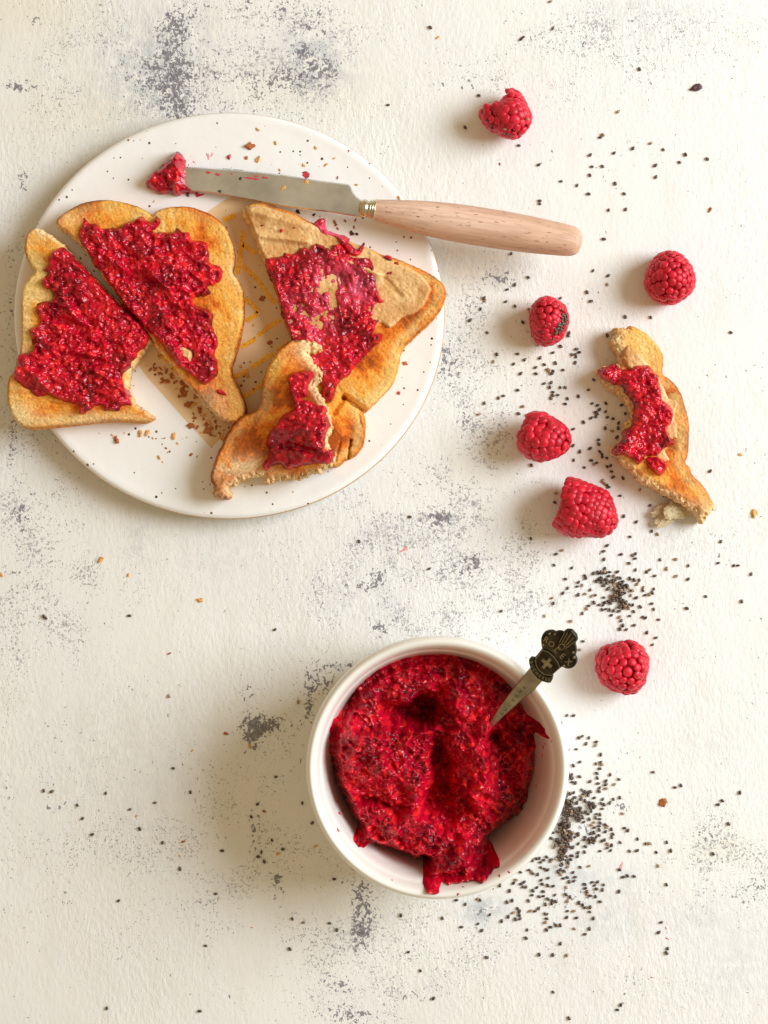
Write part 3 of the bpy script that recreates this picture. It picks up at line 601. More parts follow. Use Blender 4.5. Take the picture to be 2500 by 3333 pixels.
jam('jam', Z(1850, 1000, 2.949, [(290,600),(345,575),(400,560),(420,535),(470,560),(510,600),(590,590),(650,560),(760,560),(800,600),(860,660),(870,720),(890,800),(900,880),(960,940),(1000,1000),(995,1100),(950,1170),(970,1230),(1020,1310),(960,1330),(900,1380),(850,1425),(790,1430),(740,1420),(700,1490),(660,1500),(600,1450),(530,1420),(480,1420),(425,1400),(440,1340),(510,1280),(530,1190),(600,1140),(620,1060),(640,960),(600,880),(540,820),(520,760),(440,740),(340,690),(300,640)]),
    lambda x, y: tE.height(x, y)+.0006, tE.root, tE.zref, seed=141, thick=.0026, lump=.0013, bright=.5, dirn=1.2)
jam('jam', Z(1850, 1000, 2.949, [(745,1450),(800,1435),(850,1440),(930,1480),(942,1550),(880,1615),(800,1570),(750,1520)]), tE.height, tE.root, tE.zref, seed=151, thick=.003, lump=.001, bright=.9)
# butter dab on toast B, drips
nut('butter_dab', Z(0, 600, s2, [(1175,1092),(1210,1098),(1250,1095),(1300,1130),(1297,1180),(1292,1212),(1262,1192),(1205,1155),(1185,1120)]), tB, tB.root, 161, .0042)
jam('jam_spot', Z(0, 600, s2, [(1465,1388),(1490,1383),(1520,1410),(1530,1425),(1490,1420),(1468,1410)]), tB.height, tB.root, tB.zref, seed=171, thick=.0006, lump=.0001, bright=1, edge=5, rag=1)

# ------------------------------------------------------------------ knife
def make_knife():
    root = empty('table_knife', W(1060, 690, ZP)); tag(root, 'serrated table knife with pinkish beech handle resting across the plate rim', 'knife')
    steel, nt, b = M('brushed_steel'); b.inputs['Metallic'].default_value = 1; b.inputs['Base Color'].default_value = (.90, .90, .82, 1); b.inputs['Roughness'].default_value = .34
    n, bp = bump(nt, b, 900, .00004, 3, .6, 'Object', (1, .15, 1))
    tcb = N(nt, 'ShaderNodeTexCoord'); nb = N(nt, 'ShaderNodeTexNoise', Scale=45.0, Detail=5.0, Roughness=.6); nt.links.new(tcb.outputs['Object'], nb.inputs['Vector'])
    rb = N(nt, 'ShaderNodeValToRGB'); rb.color_ramp.elements[0].position = .32; rb.color_ramp.elements[1].position = .68; rb.color_ramp.elements[0].color = (.56, .58, .60, 1); rb.color_ramp.elements[1].color = (.93, .97, 1.0, 1)
    nt.links.new(nb.outputs[0], rb.inputs[0]); nt.links.new(rb.outputs[0], b.inputs['Base Color'])
    def zb(x): return .0155+(x-590)*(.0225-.0155)/(1180-590)
    fm = lambda x, y, h: W(x, y, zb(x)+h)
    pts = Z(400, 400, s2, [(250,330),(300,310),(360,302)])
    top = Z(400, 400, s2, [(420,299),(500,299),(700,312),(900,330),(1060,349)])
    T = np.array(top); cx = np.linspace(T[0, 0], T[-1, 0], 90); cy = np.interp(cx, T[:, 0], T[:, 1])
    for i, (a, c) in enumerate(zip(cx, cy)): pts.append((a, c-(2.0 if i % 2 else -1.2)))
    pts += Z(400, 400, s2, [(1300,384),(1520,414),(1536,424),(1552,462),(1578,498),(1612,522),(1650,530),(1650,640),(1610,638),(1400,604),(1100,568),(900,528),(600,474),(370,453),(290,430),(250,390)])
    prism('blade', pts, fm, -.0008, .0008, steel, root, bev=4)
    # handle axis
    a = Vector(Z(1100, 500, s2, [(250, 381)])[0]); c = Vector(Z(1100, 500, s2, [(1645, 602)])[0])
    za, zc = .0228, .0222
    A = Vector(W(a.x, a.y, za)); Cn = Vector(W(c.x, c.y, zc)); Lh = (Cn-A).length; d = (Cn-A).normalized()
    rot = d.to_track_quat('Z', 'Y').to_matrix().to_4x4(); Mx = Matrix.Translation(A) @ rot
    k = Lh/1412.0
    prof = [(0, 0), (66, 0), (72, 6), (74, 20), (92, 150), (112, 320), (126, 520), (129, 700), (128, 900), (122, 1080), (112, 1230), (104, 1320), (92, 1370), (66, 1400), (30, 1411), (0, 1412)]
    prof = [(r*k, z*k) for r, z in prof]
    wood, nt, b = M('beech_wood'); L = nt.links.new
    tc = N(nt, 'ShaderNodeTexCoord'); mp = N(nt, 'ShaderNodeMapping')
    mp.vector_type = 'POINT'; L(tc.outputs['Object'], mp.inputs[0])
    mp.inputs['Scale'].default_value = (1, 1, .07)
    n1 = N(nt, 'ShaderNodeTexNoise', Scale=900.0, Detail=2.0); L(mp.outputs[0], n1.inputs['Vector'])
    mp2 = N(nt, 'ShaderNodeMapping'); mp2.inputs['Scale'].default_value = (1, 1, .13); L(tc.outputs['Object'], mp2.inputs[0])
    n2 = N(nt, 'ShaderNodeTexNoise', Scale=130.0, Detail=4.0); L(mp2.outputs[0], n2.inputs['Vector'])
    n3 = N(nt, 'ShaderNodeTexNoise', Scale=1600.0, Detail=1.0); mp3 = N(nt, 'ShaderNodeMapping'); mp3.inputs['Scale'].default_value = (1, 1, .16); L(tc.outputs['Object'], mp3.inputs[0]); L(mp3.outputs[0], n3.inputs['Vector'])
    r1 = N(nt, 'ShaderNodeValToRGB'); r1.color_ramp.elements[0].position = .3; r1.color_ramp.elements[1].position = .72
    r1.color_ramp.elements[0].color = (.60, .35, .23, 1); r1.color_ramp.elements[1].color = (.79, .55, .42, 1); L(n2.outputs[0], r1.inputs[0])
    mr = N(nt, 'ShaderNodeMapRange'); mr.inputs[1].default_value = .66; mr.inputs[2].default_value = .74; L(n3.outputs[0], mr.inputs[0])
    mx = N(nt, 'ShaderNodeMix', data_type='RGBA'); L(mr.outputs[0], mx.inputs[0]); L(r1.outputs[0], mx.inputs[6]); mx.inputs[7].default_value = (.27, .12, .07, 1)
    mr2 = N(nt, 'ShaderNodeMapRange'); mr2.inputs[1].default_value = .35; mr2.inputs[2].default_value = .65; mr2.inputs[3].default_value = .86; mr2.inputs[4].default_value = 1.08; L(n1.outputs[0], mr2.inputs[0])
    ml = N(nt, 'ShaderNodeVectorMath', operation='SCALE'); L(mx.outputs[2], ml.inputs[0]); L(mr2.outputs[0], ml.inputs['Scale']); L(ml.outputs[0], b.inputs['Base Color'])
    b.inputs['Roughness'].default_value = .5
    o = lathe('handle', smooth_prof(prof, 5), 64, wood, None); o.matrix_world = Mx
    o.parent = root; o.matrix_parent_inverse = Matrix.Translation(root.location).inverted()
    fer = flat_mat('ferrule_brass_steel', (.66, .58, .42), .27, 1, .15, 500)
    fp = [(0, -112), (20, -111), (36, -104), (50, -92), (55, -76), (52, -60), (46, -48), (44, -44), (52, -42), (57, -36), (56, -30), (51, -27), (55, -25), (61, -20), (60, -13), (55, -10), (60, -8), (66, -4), (66, 2), (0, 3)]
    f = lathe('ferrule', [(r*k*1.12, z*k) for r, z in fp], 48, fer, None); f.matrix_world = Mx
    f.parent = root; f.matrix_parent_inverse = Matrix.Translation(root.location).inverted()
    base = lambda x, y: zb(x)+.0006+0*x
    jam('jam_clump', Z(400, 400, s2, [(145,402),(155,360),(185,325),(220,290),(280,240),(325,200),(350,176),(372,182),(395,205),(410,235),(408,280),(428,305),(428,350),(420,395),(450,415),(482,438),(485,455),(430,456),(385,462),(365,472),(335,465),(300,455),(260,460),(225,455),(175,428)]),
        lambda x, y: np.maximum(ZP+.0016, ZP+.0016+0*x), root, .02, seed=181, thick=.0055, lump=.0018, edge=24, bright=.0)
    sm = flat_mat('thin_jam_smear', srgb(200, 70, 85), .3, 0, .2, 900)
    for i, (x, y, r, q) in enumerate([(575,335,20,9),(640,348,22,9),(735,345,9,6),(870,375,50,9),(960,370,24,8),(900,360,18,6),(1235,350,26,22)]):
        X, Y = Z(400, 400, s2, [(x, y)])[0]; r /= s2; q /= s2
        pl = [(X+r*math.cos(t*math.pi/6)*(1+.3*math.sin(t*3+i)), Y+q*math.sin(t*math.pi/6)*(1+.4*math.cos(t*2+i))+.12*r*math.cos(t*math.pi/6)) for t in range(12)]
        prism('jam_smear', pl, fm, .0006, .0009 if i < 6 else .003, sm if i < 6 else m_pink, root, bev=1)
    return root
m_pink = flat_mat('pink_jam_fleck', srgb(205, 60, 80), .3, 0, .3, 1500, .0003, 1500)
make_knife()

# ------------------------------------------------------------------ bowl
sb = 1.7463
BZ = .05
bc = W(950+829/sb, 2000+878/sb, BZ); BR = 753/sb*S*(H-BZ)/H
m_bowl, ntb, bb = M('white_porcelain')
bb.inputs['Base Color'].default_value = (.83, .81, .755, 1); bb.inputs['Roughness'].default_value = .16; bb.inputs['Coat Weight'].default_value = .3
_n, _b = bump(ntb, bb, 40, .0002)
inner = [(0, .0072), (.70, .0075), (.76, .010), (.80, .018), (.835, .030), (.862, .039), (.878, .0425), (.895, .0445), (.912, .0472), (.932, .0492), (.958, .05)]
outer = [(.98, .0493), (.995, .0475), (1.0, .0450), (.992, .0425), (.972, .0405), (.965, .038), (.93, .020), (.90, .008), (.87, .002), (.84, .0002), (.80, .0002), (.78, .002), (0, .0022)]
def bowl_z(r): return np.interp(r/BR, [p[0] for p in inner], [p[1] for p in inner])
def make_bowl():
    root = empty('ramekin_bowl', (bc[0], bc[1], 0)); tag(root, 'round white porcelain ramekin filled with raspberry jam', 'bowl')
    pr = smooth_prof([(r*BR, z) for r, z in inner+outer], 5)
    lathe('bowl_body', pr, 200, m_bowl, root, Matrix.Translation((bc[0], bc[1], 0)))
    return root
bowl = make_bowl()
def make_bowl_jam():
    pts = [(215,700),(225,620),(270,570),(320,500),(370,420),(450,350),(520,300),(620,258),(740,238),(860,233),(980,255),(1080,295),(1165,350),(1240,435),(1310,540),(1345,590),(1400,635),(1435,680),(1447,715),(1392,712),(1397,800),(1382,920),(1352,1010),(1332,1100),(1280,1180),(1200,1250),(1140,1320),(1162,1400),(1140,1460),(1090,1512),(1000,1520),(900,1537),(850,1530),(825,1575),(755,1558),(757,1450),(770,1425),(700,1422),(560,1368),(450,1332),(390,1318),(352,1268),(372,1235),(350,1190),(300,1100),(240,970),(232,880),(213,800)]
    zr = .036
    pts = [(a+18, c+4) if a > 1150 else (a, c) for a, c in pts]
    pts = [(((950+a/sb-1250)*.986+1250-950)*sb, ((2000+c/sb-1666)*.986+1666-2000)*sb) if c > 1440 or a > 1400 else (a, c) for a, c in pts]
    G = [(450,720,190,120,.009),(740,690,75,42,.007),(560,880,170,90,.005),(700,585,150,55,-.014),(650,640,60,40,-.004),(600,520,80,40,-.003),(860,900,60,230,-.014),(780,560,60,80,-.006),(900,1080,60,90,-.006),(1090,960,55,190,.008),(1100,640,70,90,.004),(1040,760,50,60,.004),(960,480,45,130,.005),
         (1175,690,45,50,-.009),(1300,760,90,170,-.005),(1220,1040,60,100,.004),(640,1180,190,80,.004),(540,1085,210,22,-.0045),(960,1400,140,110,.009),(850,1180,90,80,-.004),(740,330,150,60,-.002),(420,480,90,70,.002),(1180,430,80,80,-.002),(330,980,60,120,.002),(1010,1080,50,60,-.004),(730,1000,40,100,.003)]
    def hf(x, y, sd, h, prof):
        zx = (x-950)*sb; zy = (y-2000)*sb
        ux, uy = zx, zy; zx = zx+(fbm(ux, uy, 150, 3, 401)-.5)*150; zy = zy+(fbm(ux, uy, 150, 3, 402)-.5)*150
        k = S*(H-zr)/H; wx = (x-1250)*k-bc[0]; wy = (1666.5-y)*k-bc[1]; r = np.hypot(wx, wy)
        zs = bowl_z(r)
        zc = .0350-.0135*ss(930, 1400, ux+.22*(uy-860))-.002*ss(500, 300, uy)+(h-.0022)*1.2
        for (cx, cy, sx, sy_, a) in G: zc = zc+1.45*a*np.exp(-((zx-cx)/sx)**2-((zy-cy)/sy_)**2)
        spill = np.exp(-((zx-800)/70)**2-((zy-1560)/70)**2); zc = zc+spill*.007
        spr = np.exp(-((zx-1430)/30)**2-((zy-690)/35)**2); zc = zc+spr*.002
        msk = np.clip(ss(1380, 1480, uy)*np.exp(-((ux-940)/260)**4)+np.exp(-((ux-1430)/60)**2-((uy-690)/60)**2), 0, 1)
        zc = np.maximum(zc, zs+msk*(.0042+(h-.0022)*.8))
        f = np.clip(sd/(34-8*msk), 0, 1)**.55
        return np.maximum(zs+.0004, zs+.0006+(zc-zs)*f)
    o = jam('raspberry_jam', Z(950, 2000, sb, pts), None, None, zr, cell=2.0, seed=191, lump=.0021, thick=.0022, grain=10.5, amp=.00095, bright=.42, hfun=hf, rag=6, dirn=.9)
    tag(o, 'dark red seedy raspberry jam mounded inside the white ramekin', 'jam')
make_bowl_jam()

# ------------------------------------------------------------------ spoon
def make_spoon():
    sx = 3.318
    root = empty('souvenir_spoon', W(1603, 2351, .036)); tag(root, 'small antique metal souvenir spoon with crested handle standing in the jam bowl', 'spoon')
    dull, nt, b = M('antique_dark_metal'); tc = N(nt, 'ShaderNodeTexCoord'); n = N(nt, 'ShaderNodeTexNoise', Scale=220.0, Detail=4.0); nt.links.new(tc.outputs['Object'], n.inputs['Vector'])
    r = N(nt, 'ShaderNodeValToRGB'); r.color_ramp.elements[0].color = (.028, .023, .016, 1); r.color_ramp.elements[1].color = (.10, .085, .055, 1); r.color_ramp.elements[0].position = .35; r.color_ramp.elements[1].position = .7
    nt.links.new(n.outputs[0], r.inputs[0]); nt.links.new(r.outputs[0], b.inputs['Base Color']); b.inputs['Metallic'].default_value = .85; b.inputs['Roughness'].default_value = .38
    bright = flat_mat('worn_raised_metal', (.33, .28, .17), .34, .9, .25, 500)
    stemm = flat_mat('worn_spoon_metal', (.36, .32, .24), .30, .95, .3, 180, .0001, 400)
    u = Vector((.677, -.736)); P0 = Vector((342, 1165)); z0 = .0375; sl = .56
    def base(zx, zy):
        t = (Vector((zx, zy))-P0).dot(u)/sx*S; z = z0+t*sl
        return Vector(W(1500+zx/sx, 2000+zy/sx, z))
    e1 = base(342+677, 1165-736)-base(342, 1165); e2 = base(342+736, 1165+677)-base(342, 1165); nrm = e2.cross(e1).normalized()
    if nrm.z < 0: nrm = -nrm
    fm = lambda x, y, h: base(x, y)+nrm*h
    ext = [(150, 1372), (215, 1400)]
    stem = [(320,1145),(420,990),(540,830),(640,710),(760,560),(895,705),(800,815),(680,905),(560,1015),(450,1115),(358,1205),(240,1330),(180,1300)]
    prism('stem', stem, fm, -.0009, .0003, stemm, root, bev=10)
    # spoon bowl hidden in the jam
    prism('scoop', [(240,1330),(180,1300),(60,1340),(-20,1450),(-30,1560),(60,1600),(160,1540),(230,1430)], fm, -.0012, -.0002, stemm, root, bev=12)
    banner = [(738,480),(760,460),(802,466),(802,510),(818,570),(850,618),(900,648),(960,662),(996,660),(990,702),(975,730),(940,731),(890,716),(830,682),(780,622),(755,570),(740,520)]
    prism('banner', banner, fm, -.0009, .0009, dull, root, bev=5)
    prism('shield', [(800,465),(884,362),(960,388),(1020,440),(1062,500),(1090,565),(985,657),(900,645),(840,600),(812,540)], fm, -.0009, .0006, dull, root, bev=5)
    crown = smooth_poly([(884,362),(868,300),(870,250),(890,205),(930,178),(990,172),(1020,185),(1060,178),(1110,188),(1160,215),(1220,290),(1243,340),(1250,400),(1240,440),(1258,490),(1245,540),(1205,575),(1150,582),(1100,563),(1085,555),(1060,500),(1020,440),(960,386)], 3)[0]
    prism('crest', [tuple(p) for p in crown], fm, -.0009, .0007, dull, root, bev=6)
    cup = [(1062,290),(1098,222),(1130,158),(1160,143),(1212,150),(1262,205),(1272,255),(1250,292),(1190,330),(1138,358),(1095,345),(1070,320)]
    prism('fluted_cup', cup, fm, .0005, .0024, dull, root, bev=8)
    def line(name, pts, wd, h0, h1, mat=bright):
        P = [Vector(p) for p in pts]; Lf, Rt = [], []
        for i, p in enumerate(P):
            d = (P[min(i+1, len(P)-1)]-P[max(i-1, 0)]).normalized(); nn = Vector((-d.y, d.x))*wd/2
            Lf.append(p+nn); Rt.append(p-nn)
        prism(name, [tuple(v) for v in Lf+Rt[::-1]], fm, h0, h1, mat, root)
    for a, c in (((1110,275),(1170,165)), ((1125,300),(1210,175)), ((1140,320),(1240,215)), ((1150,335),(1258,255)), ((1080,275),(1140,165))):
        line('flute', [a, c], 7, .0023, .0027)
    line('cup_rim', [(1105+36*math.cos(t)*.8-16*math.sin(t), 318+30*math.sin(t)+10*math.cos(t)) for t in np.linspace(0, 6.2, 20)], 8, .0023, .0028)
    line('shield_border', [(815,470),(888,372),(956,396),(1012,446),(1052,502),(1076,562)], 8, .0005, .0010)
    line('shield_border', [(812,480),(822,545),(850,592),(905,636),(985,648),(1076,562)], 8, .0005, .0010)
    th = math.radians(38); cr = []
    for (a, c) in [(-18,-66),(18,-66),(18,-18),(66,-18),(66,18),(18,18),(18,66),(-18,66),(-18,18),(-66,18),(-66,-18),(-18,-18)]:
        cr.append((935+a*math.cos(th)-c*math.sin(th), 515+a*math.sin(th)+c*math.cos(th)))
    prism('cross', cr, fm, .0005, .0012, bright, root, bev=2)
    for (x, y) in ((893,322),(1020,205),(1218,400),(1228,455),(1118,548),(965,200)):
        prism('bead', [(x+15*math.cos(t*math.pi/5), y+15*math.sin(t*math.pi/5)) for t in range(10)], fm, .0006, .0012, bright, root, bev=5)
    def letter(ch, x, y, size, ang, h0, h1, name, mat, sw=1.0):
        cu = bpy.data.curves.new('t', 'FONT'); cu.body = ch; cu.size = 1; cu.align_x = 'CENTER'; cu.align_y = 'CENTER'; cu.extrude = .5; cu.resolution_u = 3; cu.offset = .012
        to = bpy.data.objects.new('t', cu); C.objects.link(to); dg = bpy.context.evaluated_depsgraph_get()
        me = bpy.data.meshes.new_from_object(to.evaluated_get(dg)); bpy.data.objects.remove(to); bpy.data.curves.remove(cu)
        c_, s_ = math.cos(ang), math.sin(ang)
        out = []
        for v in me.vertices:
            lx = v.co.x*size*sw; ly = -v.co.y*size
            out.append(fm(x+lx*c_-ly*s_, y+lx*s_+ly*c_, h0+(h1-h0)*(v.co.z+.5)))
        for v, p in zip(me.vertices, out): v.co = p
        me.materials.clear(); return link(name, me, mat, root, False)
    for ch, x, y, a in zip('ROLEX', (928, 985, 1040, 1103, 1168), (262, 308, 372, 440, 500), (.55, .70, .78, .80, .85)):
        letter(ch, x, y, 88, a, .0006, .0011, 'letter', bright)
    bx = [(770,502,1.25),(783,545,1.12),(803,585,1.0),(830,620,.85),(862,650,.65),(896,672,.45),(930,685,.28),(962,692,.15)]
    for ch, (x, y, a) in zip('BUCHERER', bx): letter(ch, x, y, 44, a, .0008, .0013, 'letter', bright)
    dk = flat_mat('engraved_line', (.16, .13, .08), .5, .6)
    for i, ch in enumerate('LUCERNE'):
        t = i/6; letter(ch, 445+(690-445)*t, 1065+(785-1065)*t, 52, -.85, .0002, .00045, 'letter', dk)
    return root
make_spoon()

# ------------------------------------------------------------------ raspberries
def drup_mesh():
    bm = bmesh.new(); bmesh.ops.create_icosphere(bm, subdivisions=3, radius=1)
    for v in bm.verts:
        d = math.hypot(v.co.x, v.co.y)
        if v.co.z > 0: v.co.z -= .10*math.exp(-(d/.22)**2)       # tiny dimple where the hair sits
    me = bpy.data.meshes.new('drupelet'); bm.to_mesh(me); bm.free()
    me.polygons.foreach_set('use_smooth', [True]*len(me.polygons)); return me
def berry_mat():
    m, nt, b = M('raspberry_skin'); L = nt.links.new
    tc = N(nt, 'ShaderNodeTexCoord'); oi = N(nt, 'ShaderNodeObjectInfo')
    n = N(nt, 'ShaderNodeTexNoise', Scale=1.2, Detail=3.0); L(tc.outputs['Object'], n.inputs['Vector'])
    r = N(nt, 'ShaderNodeValToRGB'); r.color_ramp.elements[0].color = (.46, .005, .020, 1); r.color_ramp.elements[1].color = (.72, .014, .042, 1); L(oi.outputs['Random'], r.inputs[0])
    r2 = N(nt, 'ShaderNodeMapRange'); r2.inputs[3].default_value = .75; r2.inputs[4].default_value = 1.25; L(n.outputs[0], r2.inputs[0])
    s_ = N(nt, 'ShaderNodeVectorMath', operation='SCALE'); L(r.outputs[0], s_.inputs[0]); L(r2.outputs[0], s_.inputs['Scale']); L(s_.outputs[0], b.inputs['Base Color'])
    b.inputs['Roughness'].default_value = .34; b.inputs['Specular IOR Level'].default_value = .38
    b.inputs['Sheen Weight'].default_value = .03; b.inputs['Sheen Tint'].default_value = (1, .55, .65, 1); b.inputs['Sheen Roughness'].default_value = .4
    sub(b, .5, (1, .12, .10), .0020); bump(nt, b, 5, .00012)
    return m
m_berry = berry_mat(); dm = drup_mesh(); dm.materials.append(m_berry)
m_core = flat_mat('raspberry_flesh', srgb(190, 20, 40), .5, 0, .2, 300, .0002, 900, 0, (.4, (1, .15, .1), .0015))
m_hair = flat_mat('raspberry_hair', srgb(225, 150, 90), .5)
def raspberry(px, py, label, axis, R, Ln, rd=.00155, squash=(1, 1, 1), seed=0, notch=None, hairs=14, open_r=.55):
    """axis: direction of the tip. R body radius, Ln length (m)"""
    rng = random.Random(seed); ax = Vector(axis).normalized(); rot = ax.to_track_quat('Z', 'Y').to_matrix()
    sq = Matrix.Diagonal(Vector(squash))
    def rad(t): return R*(math.sqrt(max(0, 1-((t-.30)/.70)**2)) if t > .30 else 1-(1-open_r*1.35)*((.30-t)/.30)**2*.6)
    items = []
    rings = max(5, int(Ln*1.18/(rd*1.62)))
    prev = 0
    tt = 0.0; ts = []
    while tt < 1.0:
        ts.append(tt); r0 = rad(tt); r1 = rad(min(1, tt+.02)); slope = math.hypot(1, (r1-r0)/(.02*Ln)); tt += rd*1.55/(Ln*min(slope, 3.2))
    for i, t in enumerate(ts):
        rr = rad(t); n = max(1, int(round(2*math.pi*rr/(rd*1.82)))) if rr > rd*.6 else 1
        for j in range(n):
            a = 2*math.pi*(j+(i % 2)*.5)/n+rng.uniform(-.1, .1)
            items.append((Vector((rr*math.cos(a), rr*math.sin(a), (t-.5)*Ln)), t, a))
    items.append((Vector((0, 0, Ln*.5)), 1, 0))
    n_in = int(2*math.pi*R*open_r/(rd*1.9))                     # lip turning into the hollow
    for j in range(n_in):
        a = 2*math.pi*j/n_in; items.append((Vector((R*open_r*math.cos(a), R*open_r*math.sin(a), -.46*Ln)), -.1, a))
    def warp(p):
        p = sq @ (rot @ p)
        if notch:
            d, wd, dep = notch
            dv = Vector(d).normalized(); along = p.normalized().dot(dv)
            p = p*(1-dep*math.exp(-((1-along)/wd)**2))
        wob = 1+.06*math.sin(p.x*430+seed)+.05*math.sin(p.y*390+seed*2)
        return p*wob
    pts = [(warp(p), t, a, p) for p, t, a in items]
    minz = min(p.z for p, *_ in pts)-rd*.75
    zc = -minz
    loc = Vector(W(px, py, zc))
    root = empty('raspberry', (loc.x, loc.y, 0)); tag(root, label, 'raspberry', 'fresh raspberries scattered on the table')
    # core shell with the hollow
    prof = [(0, .5*Ln*.80)]+[(rad(t)*.90, (t-.5)*Ln*.9) for t in (.95, .85, .7, .5, .3, .1, 0)]+[(R*open_r*.85, -.47*Ln), (R*open_r*.62, -.3*Ln), (R*open_r*.45, .0), (0, .22*Ln)]
    V = []; F = []; sg = 28
    for j in range(sg):
        a = 2*math.pi*j/sg
        for r, z in prof: V.append(warp(Vector((r*math.cos(a), r*math.sin(a), z)))+loc)
    n = len(prof)
    for j in range(sg):
        for i in range(n-1): F.append((j*n+i, ((j+1) % sg)*n+i, ((j+1) % sg)*n+i+1, j*n+i+1))
    me = bpy.data.meshes.new('flesh'); me.from_pydata([tuple(v) for v in V], [], F); link('flesh', me, m_core, root)
    inv = Matrix.Translation(root.location).inverted()
    for p, t, a, p0 in pts:
        o = bpy.data.objects.new('drupelet', dm); C.objects.link(o); o.parent = root
        nrm = (rot @ Vector((p0.x*1.2, p0.y*1.2, p0.z*(1.0 if t > .3 else .25)))).normalized() if t >= 0 else (rot @ Vector((0, 0, -1)))
        q = nrm.to_track_quat('Z', 'Y') ; s_ = 1.24*rd*rng.uniform(.94, 1.12)*(1.12 if t < .25 else 1)*(.85 if t > .85 else 1)
        o.matrix_local = inv @ (Matrix.Translation(p+loc) @ q.to_matrix().to_4x4() @ Matrix.Rotation(rng.uniform(0, 6), 4, 'Z') @ Matrix.Diagonal((s_*1.04, s_*rng.uniform(.92, 1.04), s_*rng.uniform(.60, .72), 1)))
    # styles (fine hairs)
    bm = bmesh.new()
    for k in range(hairs):
        p, t, a, p0 = rng.choice(pts)
        if p.z < 0: continue
        o_ = p+loc; nn = p.normalized(); b0 = o_+nn*rd*.95; tg = Vector((rng.uniform(-1, 1), rng.uniform(-1, 1), .15)).normalized(); L_ = rng.uniform(.001, .0026)
        pr = None; wv = tg.cross(nn).normalized()*.00006
        for m_ in range(6):
            f_ = m_/5; c_ = b0+nn*(.0006*math.sin(f_*2.6))+tg*L_*f_+wv*6*math.sin(f_*3)
            v1, v2, v3 = bm.verts.new(c_-wv*(1-f_*.7)), bm.verts.new(c_+wv*(1-f_*.7)), bm.verts.new(c_+nn*.00008)
            if pr:
                bm.faces.new((pr[0], pr[2], v3, v1)); bm.faces.new((pr[2], pr[1], v2, v3)); bm.faces.new((pr[1], pr[0], v1, v2))
            pr = (v1, v2, v3)
    me = bpy.data.meshes.new('fine_hair'); bm.to_mesh(me); bm.free()
    h = link('fine_hair', me, m_hair, root); h['kind'] = 'stuff'
    return root
raspberry(1663, 384, 'crumpled notched raspberry at the top of the picture, above the knife handle', (.55, -.65, .28), .0088, .0165, .0017, (1, 1, .95), 1, notch=((-.45, .8, .35), .13, .34), open_r=.62)
raspberry(2187, 906, 'raspberry farthest to the right, above the crust strip on the table', (.15, -.1, .75), .0098, .0155, .0016, (1.04, 1, 1), 2)
raspberry(1787, 1036, 'raspberry with a clump of chia seeds stuck to its right side', (-.1, .28, .9), .0080, .0160, .0015, (.95, 1.10, 1), 3)
raspberry(1783, 1430, 'raspberry with a creased upper left side, left of the crust strip', (.52, -.22, .35), .0094, .0165, .0018, (1, 1, 1), 4, notch=((-.35, .45, .7), .10, .30), open_r=.6)
raspberry(1920, 1669, 'largest raspberry, lying on its side with its hollow end to the left', (.85, -.30, .12), .0108, .0225, .0016, (1, 1, .96), 5, open_r=.62, hairs=8)
raspberry(2032, 2175, 'raspberry standing tip up beside the spoon handle and bowl', (.05, -.12, .99), .0102, .0160, .0018, (1, 1, 1), 6, hairs=60)

# ------------------------------------------------------------------ chia seeds
def seed_mesh(name, mat, a=.00091, b_=.00060, c=.00050):
    bm = bmesh.new(); bmesh.ops.create_uvsphere(bm, u_segments=12, v_segments=8, radius=1)
    for v in bm.verts:
        x, y, z = v.co; f = 1-.16*x
        v.co = (z*a if False else x*a, y*b_*f, z*c*f)
    me = bpy.data.meshes.new(name); bm.to_mesh(me); bm.free(); me.materials.append(mat); me.polygons.foreach_set('use_smooth', [True]*len(me.polygons)); return me
def seedmat(name, c0, c1, rough=.35):
    m, nt, b = M(name); tc = N(nt, 'ShaderNodeTexCoord'); oi = N(nt, 'ShaderNodeObjectInfo')
    ad = N(nt, 'ShaderNodeVectorMath', operation='ADD'); nt.links.new(tc.outputs['Object'], ad.inputs[0]); nt.links.new(oi.outputs['Random'], ad.inputs[1])
    n = N(nt, 'ShaderNodeTexNoise', Scale=1600.0, Detail=2.0); nt.links.new(ad.outputs[0], n.inputs['Vector'])
    r = N(nt, 'ShaderNodeValToRGB'); r.color_ramp.elements[0].position = .45; r.color_ramp.elements[1].position = .62; r.color_ramp.elements[0].color = (*c0, 1); r.color_ramp.elements[1].color = (*c1, 1)
    nt.links.new(n.outputs[0], r.inputs[0]); nt.links.new(r.outputs[0], b.inputs['Base Color']); b.inputs['Roughness'].default_value = rough; return m
sd_dark = seed_mesh('dark_seed', seedmat('chia_dark', (.040, .024, .024), (.15, .105, .075)))
sd_mid = seed_mesh('brown_seed', seedmat('chia_brown', (.05, .03, .022), (.19, .14, .09)))
sd_pale = seed_mesh('pale_seed', seedmat('chia_pale', (.26, .15, .09), (.50, .36, .22)))
T = {}
raw = []
def add(x0, y0, s, pts, keep=None):
    for p in pts:
        X, Y = x0+p[0]/s, y0+p[1]/s
        if keep is None or keep(X, Y): raw.append((X, Y))
